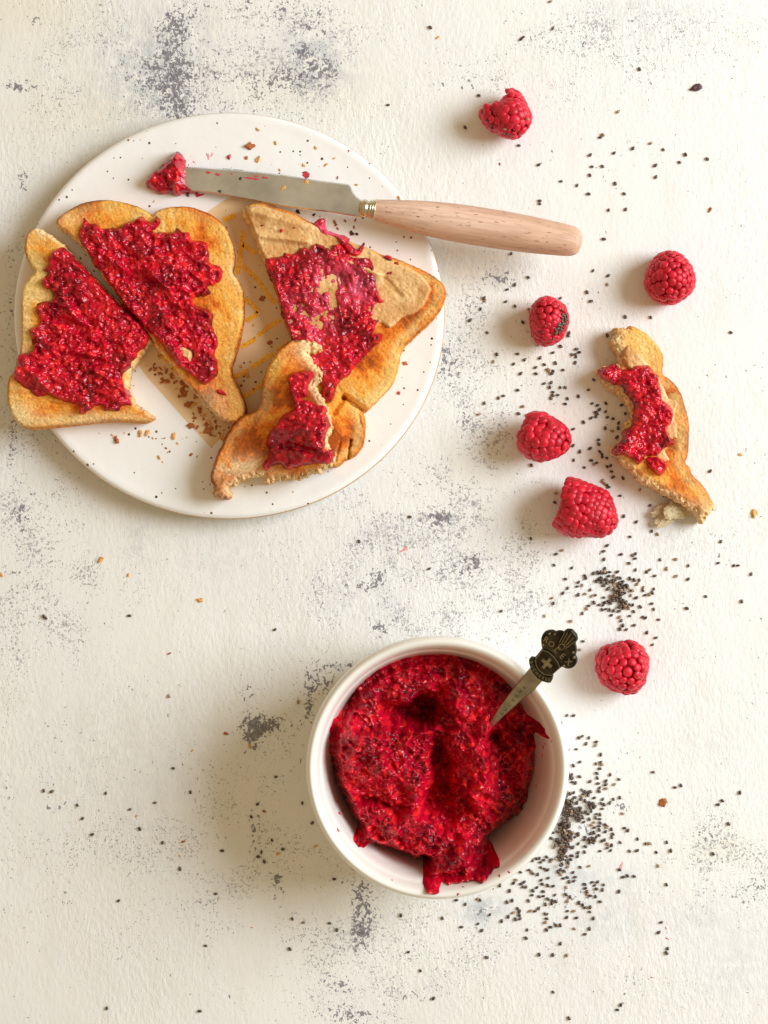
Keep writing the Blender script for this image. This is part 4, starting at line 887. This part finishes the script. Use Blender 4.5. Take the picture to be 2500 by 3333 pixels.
add(1750,1800,3.318,[(720,68),(990,110),(1325,72),(1495,67),(1630,137),(1397,170),(1060,182),(1178,205),(1215,180),(1268,246),(1498,250),(1628,282),(998,274),(1045,290),(1100,292),(863,203),(730,167),(605,220),(650,212),(685,217),(730,215),(780,205),(512,245),(522,268),(302,281),(443,316),(430,362),(484,350),(570,398),(275,433),(513,442),(158,487),(172,543),(590,465),(622,456),(610,535),(550,570),(532,600),(485,652),(358,737),(78,680),(490,953),(325,380),(440,452),(714,353),(762,387),(716,481),(765,520),(787,545),(725,535),(710,563),(665,560),(738,605),(698,612),(778,615),(823,623),(880,629),(798,672),(887,692),(905,730),(908,748),(922,782),(890,822),(962,826),(1045,780),(994,680),(1040,632),(1029,560),(1111,580),(1068,483),(1010,458),(941,431),(960,530),(965,570),(982,598),(930,590),(1137,690),(1167,700),(1308,720),(1184,859),(1280,915),(1243,990),(1235,547),(1256,607),(1145,371),(1140,405),(1258,388),(1242,430),(1210,447),(1163,455),(1080,335),(1613,597),(690,265),(660,285),(635,305),(695,315),(735,285),(770,250),(828,250),(865,270),(893,270),(830,320),(180,130),(372,160),(200,12),(905,15),(1028,25),(1055,60),(1060,8),(1195,1145),(450,1045)])
add(1500,800,3.318,[(545,83),(730,340),(585,420),(503,472),(252,565),(264,593),(487,602),(587,650),(215,682),(100,803),(668,825),(285,938),(783,975),(833,1043),(833,1070),(390,1172),(355,1250),(573,1276),(613,1168),(692,1230),(858,1210),(904,1282),(810,1313),(814,1380),(650,1378),(940,1335),(960,1350),(985,1380),(998,1350),(1105,1341),(1025,1265),(997,1153),(1080,1084),(1253,1115),(1280,1150),(1200,1175),(1237,1170),(1247,1197),(1238,1262),(1172,940),(1162,970),(1077,565),(1365,500),(1407,598),(1580,967),(1430,268),(1594,321),(1583,417),(902,1487),(978,1477),(962,1527),(1075,1530),(1127,1530),(995,1580),(995,1615),(1050,1612),(1153,1650),(975,1645),(1272,1625),(1380,1556),(1484,1378),(1435,1447),(615,1558),(463,1620),(408,1643),(738,687)])
add(1850,300,3.318,[(540,210),(375,460),(345,488),(238,677),(497,656),(700,606),(893,550),(1027,620),(1268,673),(1502,720),(1202,757),(943,790),(948,915),(256,804),(370,800),(235,895),(97,1006),(220,1098),(508,986),(605,1096),(437,1273),(622,1265),(385,1585)])
add(1850,1000,2.949,[(548,92),(793,97),(1562,242),(230,924),(280,942),(360,922),(300,982),(358,1002),(265,1008),(278,1028),(265,1052),(220,1063),(376,1055),(428,1070),(148,1102),(483,1110),(478,1160),(355,1160),(420,1188),(467,1247),(290,1272),(292,1313),(211,1354),(112,1385),(50,1168),(47,1327),(300,1385),(322,1410),(325,1435),(367,1447),(432,1415),(220,1470),(245,1507),(272,1495),(53,1467),(155,1538),(372,1530),(406,1520),(415,1577),(431,1630),(525,1640),(333,1665),(350,1690),(370,1705),(388,1728),(686,1752),(498,1810),(920,1808),(785,1902),(535,2005),(654,2060),(803,2150),(857,2178),(593,2203),(1365,1572),(510,940),(546,1022)])
add(1650,1300,4.1475,[(222,95),(275,212),(370,200),(318,310),(160,190),(790,60),(657,1267),(643,1390),(675,1690),(323,1880),(748,2040),(332,888),(185,688),(1357,1972),(1308,2050)])
add(1700,2300,3.318,[(483,95),(555,97),(415,180),(610,338),(648,320),(721,337),(690,401),(800,381),(795,418),(584,460),(848,518),(795,617),(845,600),(856,628),(623,598),(553,636),(836,670),(806,720),(812,770),(820,830),(836,878),(828,915),(618,755),(575,824),(540,815),(505,745),(490,710),(487,780),(540,775),(733,808),(951,735),(1045,785),(905,803),(903,843),(908,885),(995,840),(1413,708),(1650,872),(645,900),(680,920),(708,925),(735,917),(665,940),(712,955),(640,965),(635,998),(780,985),(870,1000),(855,1045),(885,1058),(865,1103),(985,1000),(948,1040),(935,1050),(1055,982),(587,1043),(556,928),(515,940),(480,925),(570,980),(680,1018),(725,1035),(762,1045),(735,1075),(770,1090),(745,1130),(690,1138),(712,1160),(803,1160),(842,1165),(795,1200),(725,1215),(838,1215),(842,1255),(775,1250),(748,1280),(780,1307),(830,1290),(665,1247),(610,1238),(650,1190),(1083,1155),(1105,1312),(1143,1337),(897,1275),(920,1300),(965,1325),(833,1330),(900,1350),(980,1375),(970,1410),(740,1370),(775,1360),(830,1390),(890,1440),(1060,1467),(1247,1430),(1333,1480),(1375,1478),(1562,1465),(1160,1560),(1242,1555),(1450,1573),(1606,1556),(925,1485),(967,1497),(920,1527),(958,1553),(842,1560),(548,1520),(605,1577),(350,1520),(333,1362),(312,1420),(378,1350),(600,1370),(535,1380),(610,1390),(680,1408),(607,1480),(600,1618),(683,1510),(675,1570),(535,1610),(440,1555),(400,1570)])
add(1550,2650,3.318,[(610,500),(653,480),(685,475),(732,497),(763,462),(810,490),(802,513),(695,520),(700,575),(740,590),(772,602),(480,627),(570,603),(612,640),(600,620),(667,650),(780,690),(705,712),(432,710),(405,745),(520,733),(485,755),(510,785),(540,787),(775,770),(715,755),(833,777),(657,793),(613,825),(603,875),(725,835),(727,885),(683,890),(852,873),(567,935),(390,932),(335,950),(363,828),(258,770),(820,930),(820,962),(860,943),(775,915),(750,975),(590,1045),(637,1048),(677,1018),(450,1020),(470,1050),(402,1065),(468,1090),(425,1135),(475,1130),(348,1108),(277,1155),(745,1075),(765,1080),(762,1128),(750,1170),(803,1220),(865,1200),(910,1200),(760,1250),(553,1250),(540,1338),(683,1516),(830,1520),(980,1525),(912,1398),(1062,1237),(1178,1297),(1225,1238),(988,1047),(1057,1047),(980,1115),(1085,1120),(1268,1125),(1228,1055),(1232,1005),(1178,1010),(1152,980),(1112,957),(1340,945),(1290,890),(1235,882),(1205,860),(1195,835),(1180,800),(1172,757),(1257,735),(1313,733),(1378,762),(1282,770),(1300,808),(1367,817),(975,790),(970,867),(1015,895),(988,940),(1005,730),(1057,722),(1070,680),(1048,628),(985,683),(940,695),(915,650),(950,615),(913,598),(887,620),(1125,573),(1222,560),(930,540),(992,570),(995,525),(1020,490),(905,493),(1548,600),(1590,680),(1637,665),(1545,835),(115,1547),(20,1185),(42,928),(15,915),(62,1257),(150,1085)])
add(2000,2400,2.764,[(553,452),(600,432),(1130,497),(972,570),(933,605),(1028,778),(890,1048),(395,1157),(470,1325),(423,1665),(400,1755),(480,1900),(470,1940),(178,1250)])
add(0,1900,1.508,[(225,168),(216,160),(635,157),(1350,225),(830,551),(850,906),(215,1016),(255,1020),(380,1087),(406,1152),(520,1028),(453,1231),(638,1108),(761,1075),(686,1203),(798,1271),(935,1023),(884,1400),(1090,1311),(1264,1082),(1233,1144),(1355,948),(1484,1077),(1533,1174),(1335,1259),(1389,1303),(1283,1316),(1267,1340),(1297,1364),(1641,1450),(1060,1522),(583,1556),(1435,1645),(1491,1664),(1618,1667),(1655,1700),(1010,1777),(1423,1793),(525,2084),(980,2098),(1465,580)])
add(2100,1400,2.2125,[(547,802),(528,957),(438,1197),(697,1233),(765,1037),(670,975),(640,975)])
add(1000,2900,1.106,[(365,220),(408,287),(886,364),(1130,410),(1117,428),(943,458),(455,387),(338,88),(487,98),(555,130),(570,48),(538,33)])
add(1250,0,1.327,[(720,6),(200,118),(1104,298),(410,412),(350,550),(583,628),(670,711),(765,783),(835,800),(673,867),(673,880),(18,453)])
add(1000,1200,2.37,[(793,1143),(402,1332),(943,1543),(1497,1870),(1325,352),(1368,265),(1478,225),(1515,210)])
# remove near duplicates
seeds = []
for p in raw:
    if all((p[0]-q[0])**2+(p[1]-q[1])**2 > 36 for q in seeds): seeds.append(p)
A_ = np.array(seeds); D = np.sqrt(((A_[:, None]-A_[None])**2).sum(-1)); D[np.arange(len(A_)), np.arange(len(A_))] = 1e9
iso = D.min(1); order = np.argsort(-iso)
def zone(x, y):
    if x < 1020 and y > 1900: return 'scattered on the table left of the jam bowl'
    if y < 860: return 'scattered on the table above the knife handle' if x < 1900 else 'scattered on the table above the two right-hand raspberries'
    if y < 1250: return 'scattered around the seed-crusted raspberry'
    if y < 1780: return 'scattered between the crust strip and the two middle raspberries' if x < 2210 else 'scattered to the right of the crust strip'
    if y < 2240: return 'spilled on the table between the largest raspberry and the spoon' if x > 1500 else 'scattered on the table below the plate'
    if x > 2080: return 'scattered near the right edge of the table, below the last raspberry'
    if y < 2800: return 'spilled on the table right beside the jam bowl' if x > 1500 else 'on the table left under the bowl rim'
    return 'scattered on the table below the jam bowl'

LM = [('the topmost raspberry',1663,384,75),('the rightmost raspberry',2187,906,75),('the seed-crusted raspberry',1787,1036,65),('the creased middle raspberry',1783,1430,80),('the largest raspberry',1920,1669,95),('the lowest raspberry',2032,2175,85),
      ('the bitten crust strip',2120,1300,120),('the knife handle',1740,740,110),('the jam bowl',1422,2492,425),('the plate',745,1027,690),('the spoon crest',1830,2110,60),('the largest dark flake',2268,286,20),('the bread bit',2195,1658,30)]
ORD = ['nearest','second nearest','third nearest','fourth nearest','fifth nearest','sixth nearest','seventh nearest','eighth nearest','ninth nearest','tenth nearest','eleventh nearest','twelfth nearest']
ORF = ['farthest']+[o.replace('nearest', 'farthest') for o in ORD[1:]]
def side(x, y, lx, ly):
    a = math.degrees(math.atan2(ly-y, x-lx)) % 360
    return ['right', 'upper right', 'top', 'upper left', 'left', 'lower left', 'bottom', 'lower right'][int(((a+22.5) % 360)//45)]
def relate(items):
    """items: (x, y, kind) -> unique wording by nearest landmark, side and rank"""
    key = []; 
    for x, y, k in items:
        d, nm, lx, ly = min((math.hypot(x-lx, y-ly)-r, n, lx, ly) for n, lx, ly, r in LM)
        key.append(((k, nm, side(x, y, lx, ly)), d))
    out = []
    for i, (kk, d) in enumerate(key):
        ds = sorted(e for q, e in key if q == kk); n = ds.index(d); f = len(ds)-1-n
        if n <= f and n < 12: out.append('%s to %s, %s side' % (ORD[n], kk[1], kk[2]))
        elif f < 12: out.append('%s from %s, %s side' % (ORF[f], kk[1], kk[2]))
        else: out.append(None)
    return out
seed_stuff = []
rs = random.Random(5)
typs = [rs.random() for _ in seeds]
kd = lambda t: 'dark' if t < .68 else ('brown' if t < .87 else 'pale tan')
rel = relate([(seeds[i][0], seeds[i][1], kd(typs[i])) for i in range(len(seeds))])
for rank, i in enumerate(order):
    x, y = seeds[i]; th = rs.uniform(0, math.pi); typ = typs[i]; me = sd_dark if typ < .68 else (sd_mid if typ < .87 else sd_pale); sc = rs.uniform(.86, 1.12)
    z = .00052*sc
    if rank < 300:
        o = bpy.data.objects.new('chia_seed', me); C.objects.link(o); o.location = W(x, y, z); o.rotation_euler = (rs.uniform(-.1, .1), 0, th); o.scale = (sc, sc, sc)
        zn = zone(x, y); kind_ = 'dark' if me is sd_dark else ('brown' if me is sd_mid else 'pale tan')
        tag(o, ('%s chia seed, %s' % (kind_, rel[i])) if rel[i] else '%s chia seed %s' % (kind_, zn), 'seed', 'chia seeds on the table')
    else: seed_stuff.append((x, y, z, th, sc, me))
# piles
def pile(cx, cy, sx, sy, n, x0=1700, y0=2300, s=3.318):
    for _ in range(n):
        x = x0+(cx+rs.gauss(0, sx))/s; y = y0+(cy+rs.gauss(0, sy))/s; typ = rs.random()
        seed_stuff.append((x, y, .00052+abs(rs.gauss(0, .0006)), rs.uniform(0, 3.14), rs.uniform(.85, 1.1), sd_dark if typ < .45 else (sd_mid if typ < .85 else sd_pale)))
for a in ((500,1060,30,35,22),(560,1130,50,30,34),(500,1110,35,45,26),(590,1190,35,20,16),(470,1250,35,35,26),(440,1310,30,30,22),(470,1400,35,40,26),(500,1440,35,25,14),(760,1430,35,25,16),(470,1500,25,30,10),(445,1600,28,30,16),(400,1450,25,25,10),(740,1060,25,25,6),(470,980,20,25,6),(520,760,12,25,5)): pile(*a)
for a in ((920,380,55,45,30),(880,420,30,40,14),(880,500,35,35,14),(910,570,30,25,10),(730,215,35,14,6),(690,280,25,20,6),(820,300,30,20,6),(810,480,25,18,6)): pile(*a, x0=1750, y0=1800)
def bake(name, items, label):
    Vs, Fs, Ms = [], [], []; off = 0
    mats = [sd_dark.materials[0], sd_mid.materials[0], sd_pale.materials[0]]
    for x, y, z, th, sc, me in items:
        n = len(me.vertices); co = np.empty(n*3, np.float32); me.vertices.foreach_get('co', co); co = co.reshape(-1, 3)*sc
        tl = rs.uniform(-.35, .35); c, s_ = math.cos(tl), math.sin(tl); co = np.stack([co[:, 0]*c-co[:, 2]*s_, co[:, 1], co[:, 0]*s_+co[:, 2]*c], 1)
        c, s_ = math.cos(th), math.sin(th); co = np.stack([co[:, 0]*c-co[:, 1]*s_, co[:, 0]*s_+co[:, 1]*c, co[:, 2]], 1)
        w0 = W(x, y, z); z_ = max(z, -co[:, 2].min()); co += np.array([w0[0], w0[1], z_]); Vs.append(co)
        mi = [sd_dark, sd_mid, sd_pale].index(me)
        for p in me.polygons: Fs.append([v+off for v in p.vertices]); Ms.append(mi)
        off += n
    me = bpy.data.meshes.new(name); me.from_pydata(np.concatenate(Vs).tolist(), [], Fs)
    for m in mats: me.materials.append(m)
    me.polygons.foreach_set('material_index', Ms); me.polygons.foreach_set('use_smooth', [True]*len(Fs)); me.update()
    o = bpy.data.objects.new(name, me); C.objects.link(o); tag(o, label, 'seeds', kind='stuff'); return o
bake('chia_seed_spill', seed_stuff, 'crowded spill of tiny chia seeds beside the bowl and above its spoon')

# ------------------------------------------------------------------ crumbs, flakes, things that lie on other things
bpy.context.view_layer.update()
DG = bpy.context.evaluated_depsgraph_get(); SC = bpy.context.scene
def hit(px, py):
    d = Vector(W(px, py, 0))-Vector((0, 0, H))
    ok, loc, nrm, _, ob, _ = SC.ray_cast(DG, Vector((0, 0, H)), d.normalized())
    return loc, nrm, ob
def crumb_mesh(name, mat, seed, flat=.5, n=2, rough=.35):
    rng = random.Random(seed); bm = bmesh.new(); bmesh.ops.create_icosphere(bm, subdivisions=n, radius=1)
    sx, sy = rng.uniform(.55, .85), flat
    ph = [rng.uniform(0, 6) for _ in range(6)]
    for v in bm.verts:
        k = 1+rough*(math.sin(v.co.x*3+ph[0])*math.sin(v.co.y*4+ph[1])+.7*math.sin(v.co.z*5+ph[2]+v.co.x*4))+rng.uniform(-.16, .16)
        v.co = (v.co.x*k, v.co.y*k*sx, v.co.z*k*sy)
    me = bpy.data.meshes.new(name); bm.to_mesh(me); bm.free(); me.materials.append(mat); return me
mc1 = flat_mat('brown_crumb', srgb(168, 92, 40), .7, 0, .35, 900); mc2 = flat_mat('golden_crumb', srgb(222, 165, 90), .7, 0, .25, 900); mc3 = flat_mat('dark_crumb', srgb(70, 35, 22), .7, 0, .4, 900); mc4 = flat_mat('white_crumb', srgb(238, 218, 175), .7, 0, .12, 700, .0004, 1200)
mflake = flat_mat('dark_berry_flake', srgb(72, 28, 36), .5, 0, .35, 700)
CM = {c: [crumb_mesh(c+'_crumb', m, 10*i+j, .32) for j in range(4)] for i, (c, m) in enumerate((('brown', mc1), ('golden', mc2), ('dark', mc3)))}
CR = []
def crumb(px, py, r, kind, where, grp=None):
    loc, nrm, ob = hit(px, py)
    if ob is None: return
    me = rs.choice(CM[kind]); o = bpy.data.objects.new('toast_crumb', me); C.objects.link(o)
    rr = r*S*1.25; o.location = loc+Vector(nrm)*rr*.25; o.rotation_euler = (rs.uniform(-.2, .2), rs.uniform(-.2, .2), rs.uniform(0, 6.28)); o.scale = (rr, rr*rs.uniform(.7, 1.1), rr)
    tag(o, '%s toast crumb %s' % (kind, where), 'crumb', 'toast crumbs'); CR.append((o, px, py, kind))
wh = 'on the white plate below the left toast'
for p in Z(0, 1400, 2.37, [(900,75,26),(1085,25,22),(1140,20,18),(1340,45,20),(1370,103,9),(1180,62,8),(1228,210,15),(1295,172,6),(1255,247,6),(1273,313,6),(1475,188,11),(1520,205,9),(1270,62,8),(1440,55,6),(865,38,9),(960,22,6),(1210,20,8)]): pass
def many(lst, x0, y0, s, kinds, where):
    for (x, y, r) in lst: crumb(x0+x/s, y0+y/s, r/s, rs.choice(kinds), where)
many([(900,75,26),(1085,25,22),(1140,20,18),(1340,45,20),(1370,103,9),(1180,62,8),(1228,210,15),(1295,172,6),(1255,247,6),(1475,188,11),(1520,205,9),(1270,62,8),(1440,55,6),(865,38,9),(960,22,6)], 0, 1400, 2.37, ['golden', 'golden', 'brown'], wh)
many([(860,160,24),(1032,135,12),(910,45,12),(915,248,18),(835,237,9),(1300,168,10),(1220,285,10),(1370,285,12),(1425,240,8),(1060,318,8),(1575,418,9),(1450,370,9),(1525,190,7)], 400, 400, s2, ['golden', 'brown', 'golden'], 'on the plate above the knife blade')
many([(1290,620,10),(1430,670,12),(1440,690,9),(1500,662,8),(1570,655,9),(1560,705,10),(1545,745,14),(1580,750,9),(1180,600,12),(1450,715,8)], 400, 400, s2, ['brown', 'brown', 'dark'], 'on the plate between the blade and the right toast')
many([(210,530,6),(1085,440,14),(1240,400,14)], 400, 400, s2, ['golden'], 'stuck on the knife blade')
many([(1283,1210,12),(1240,1408,11)], 700, 600, s2, ['brown'], 'on the plate right of the right toast')
_z = 'on the tan print between the toast slices'
rc = random.Random(9)
for _ in range(95):
    a, b_ = rc.random(), rc.random()
    x = 470+a*230+b_*60; y = 1190+a*240-b_*45+rc.uniform(-10, 60)*b_
    if (y-1222) > (x-475)*1.12+4: continue
    crumb(x, y, rc.choice([2.5, 3, 4, 5, 6, 8]), rc.choice(['brown', 'brown', 'golden']), _z)
for x, y, r in [(870,915,18),(800,1125,11),(930,1265,16),(750,1525,20),(860,1500,8),(700,1455,12),(775,1420,9),(640,1540,8),(700,1610,9),(800,1640,8),(440,1970,26),(300,1930,24),(350,1945,16),(310,1745,12),(100,2110,8),(390,1985,10)]:
    crumb(500+x/2.458, 600+y/2.458, r/2.458, rc.choice(['brown', 'golden', 'brown']), _z)
many([(780,1000,22),(990,1120,12),(12,1115,14),(1545,1313,16)], 0, 1400, 2.37, ['brown', 'golden'], 'on the table below the plate')
many([(983,80,12),(832,342,8),(1110,735,10),(1225,795,9),(670,1140,6),(900,1265,9),(1365,1325,8),(1550,1288,8),(1298,1117,8),(1153,1083,5),(1235,1688,5),(880,1335,5),(945,818,6)], 0, 1900, 1.508, ['golden', 'brown'], 'scattered on the lower left of the table')
many([(685,177,12),(785,598,24),(1480,2,4)], 2100, 1400, 2.2125, ['golden'], 'on the table right of the crust strip')
many([(232,163,7),(1408,907,10),(500,709,5),(65,855,8)], 1250, 0, 1.327, ['golden', 'brown'], 'on the upper table')
crumb(2000+430/2.764, 2400+583/2.764, 11, 'brown', 'lying dark and long below the last raspberry')
# white bread chunk by the crust strip
ch = bpy.data.objects.new('bread_chunk', crumb_mesh('bread_chunk', mc4, 77, .55, 4, .3)); C.objects.link(ch)
cx, cy = Z(1850, 1000, 2.949, [(1020, 1945)])[0]; ch.location = W(cx, cy, .0030); ch.scale = (.0088, .0062, .0056); ch.rotation_euler = (0, 0, .45)
tag(ch, 'torn bit of pale bread by the lower end of the crust strip', 'bread')
# dark dried berry flakes
for (x, y, r, a, lb) in ((1250+1350/1.327, 380/1.327, 19, .35, 'largest dark dried flake, at the upper right of the table'), (1250+730/1.327, 122/1.327, 9, 1.1, 'small dark triangular flake at the top of the table'), (1250+597/1.327, 165/1.327, 11, .75, 'thin dark sliver at the top of the table')):
    me = crumb_mesh('flake', mflake, int(x), .16, 2, .25); o = bpy.data.objects.new('dried_flake', me); C.objects.link(o)
    o.location = W(x, y, .0006); o.scale = (r*S, r*S*(.8 if r > 15 else .5), r*S); o.rotation_euler = (0, .06, a); tag(o, lb, 'flake')
# chia seeds stuck on raspberries, on jam
def stuck(px, py, label, group, me=sd_dark, sc=.95, sink=.0002):
    loc, nrm, ob = hit(px, py)
    if ob is None: return
    o = bpy.data.objects.new('chia_seed', me); C.objects.link(o); o.location = loc+Vector(nrm)*(.0005-sink)
    q = Vector(nrm).to_track_quat('Z', 'Y').to_matrix().to_4x4() @ Matrix.Rotation(rs.uniform(0, 3.1), 4, 'Z')
    o.rotation_euler = q.to_euler(); o.scale = (sc, sc, sc); tag(o, label, 'seed', group)
for x, y in [(990,595),(990,675),(980,740),(1040,750),(1075,730),(1050,790),(1035,835),(940,840),(990,810),(1000,850),(950,890),(1010,930),(870,960),(940,1000),(890,1000),(1060,690),(1080,770),(920,930),(970,900),(1030,880),(900,965),(960,950),(1000,770),(1020,710),(870,1030),(985,960),(920,880),(1060,840),(960,860)]:
    stuck(1650+x/5.53, 900+y/5.53, 'chia seed stuck in the clump on the seed-crusted raspberry', 'chia seeds clumped on one raspberry', rs.choice([sd_dark, sd_mid, sd_mid]))
for x, y in [(645,990),(795,1045),(825,1125)]: stuck(1650+x/5.53, 900+y/5.53, 'lone chia seed on the lower side of the seed-crusted raspberry', 'lone chia seeds on one raspberry', sd_mid, .8)
for x, y in [(480,1070),(540,1150),(570,1200),(835,1300),(1195,1040),(795,1220)]: stuck(1500+x/5.53, 200+y/5.53, 'chia seed stuck on the crumpled topmost raspberry', 'chia seeds on the topmost raspberry', sd_dark if x not in (795, 1195) else sd_pale, .9)
for x, y in [(795,375),(655,462),(440,488)]: stuck(400+x/s2, 400+y/s2, 'black chia seed on or just under the knife blade', 'chia seeds by the knife blade')
# specks of jam spattered on bowl wall, plate and table
mj = flat_mat('jam_fleck', srgb(205, 30, 62), .3, 0, .3, 1500); mp_ = flat_mat('pink_stain', srgb(232, 160, 160), .5, 0, .2, 900)
def fleck(px, py, r, mat, name, label, group, cat='jam fleck', asp=.6, hgt=.0004, ang=None):
    loc, nrm, ob = hit(px, py)
    if ob is None: return
    bm = bmesh.new(); bmesh.ops.create_uvsphere(bm, u_segments=14, v_segments=6, radius=1); sdn = rs.uniform(0, 6)
    for v in bm.verts:
        a = math.atan2(v.co.y, v.co.x); k = 1+.25*math.sin(a*3+sdn)+.15*math.sin(a*5+sdn*2); v.co = (v.co.x*k*r*S, v.co.y*k*r*S*asp, v.co.z*hgt)
    me = bpy.data.meshes.new(name); bm.to_mesh(me); bm.free()
    o = link(name, me, mat); o.location = loc
    o.rotation_euler = (Vector(nrm).to_track_quat('Z', 'Y').to_matrix().to_4x4() @ Matrix.Rotation(rs.uniform(0, 3.1) if ang is None else ang, 4, 'Z')).to_euler()
    tag(o, label, cat, group)
for x, y, r in [(1430,755,14),(1440,735,9),(1425,800,9),(1390,975,6),(1475,720,6),(270,1130,16),(290,1115,12),(262,1065,8),(262,1225,12),(1180,1485,8),(975,1548,6),(945,1590,8),(1235,1465,7),(1145,1560,5),(570,1510,5)]:
    fleck(950+x/sb, 2000+y/sb, r/sb*1.1, mj, 'jam_fleck', 'small red jam fleck spattered on the white ramekin', 'jam flecks on the ramekin', hgt=.00025)
for x, y, r, k in [(1493/2.07+0,0,0,0)]: pass
fleck(400+717/s2, 400+230/s2, 8, mj, 'jam_fleck', 'single red jam drop on the plate above the blade', 'jam drops on the plate', hgt=.0010, asp=.75)
fleck(400+515/s2, 400+487/s2, 15, mj, 'jam_fleck', 'red jam drip on the plate just under the blade edge', 'jam drips under the blade', ang=0.1, asp=.35)
fleck(700+1240/s2, 600+1408/s2, 6, m_berry, 'jam_fleck', 'dark red speck on the plate right of the right toast', 'dark specks on the plate', hgt=.0008)
for x, y, r in [(575,225,18),(600,215,12),(480,265,10),(180,37,5)]:
    fleck(400+x/s2, 400+y/s2, r/s2*1.3, mp_, 'jam_stain', 'faint pink jam stain on the plate above the knife', 'pink stains on the plate', 'stain', .4, .00008)
for x, y, r in [(1000+750/2.37, 1200+1393/2.37, 16), (2000+60/2.764, 2400+1160/2.764, 14), (2000+463/2.764, 2400+1717/2.764, 5), (2000+473/2.764, 2400+1810/2.764, 6), (2000+335/2.764, 2400+2160/2.764, 5), (2000+315/2.764, 2400+1392/2.764, 3)]:
    fleck(x, y, r, mp_ if r > 8 else mj, 'jam_stain', 'pink jam stain on the white table, the '+{16: 'long one above the bowl', 14: 'long one beside the seed spill'}.get(r, 'tiny one near the lower right corner'), 'pink jam stains on the table', 'stain', .35, .0001)

LM[:] = [('the bite in the leftmost toast',440,1230,20),('the lower end of the leftmost toast',480,1365,15),('the butter dab',595,1150,15),('the tip of the scalloped toast',770,1360,20),('the lower tip of the curved crust',715,1590,30),('the bottom corner of the tan print',687,1450,10),
  ('the jam clump on the knife',540,560,50),('the knife ferrule',1190,690,25),('the upper tip of the rightmost toast',800,680,25),('the middle of the knife blade',850,620,30),('the right corner of the rightmost toast',1440,950,30),('the jam bowl',1422,2492,425),('the bitten crust strip',2120,1300,120),
  ('the largest raspberry',1920,1669,95),('the lowest raspberry',2032,2175,85),('the topmost raspberry',1663,384,75),('the rightmost raspberry',2187,906,75),('the plate rim at its lower left',330,1570,10)]
for (o, x, y, k), w_ in zip(CR, relate([c[1:] for c in CR])):
    if w_: o['label'] = '%s crumb, %s' % (k, w_.replace(' of the rightmost toast', ' of rightmost toast').replace(' of the leftmost toast', ' of leftmost toast'))
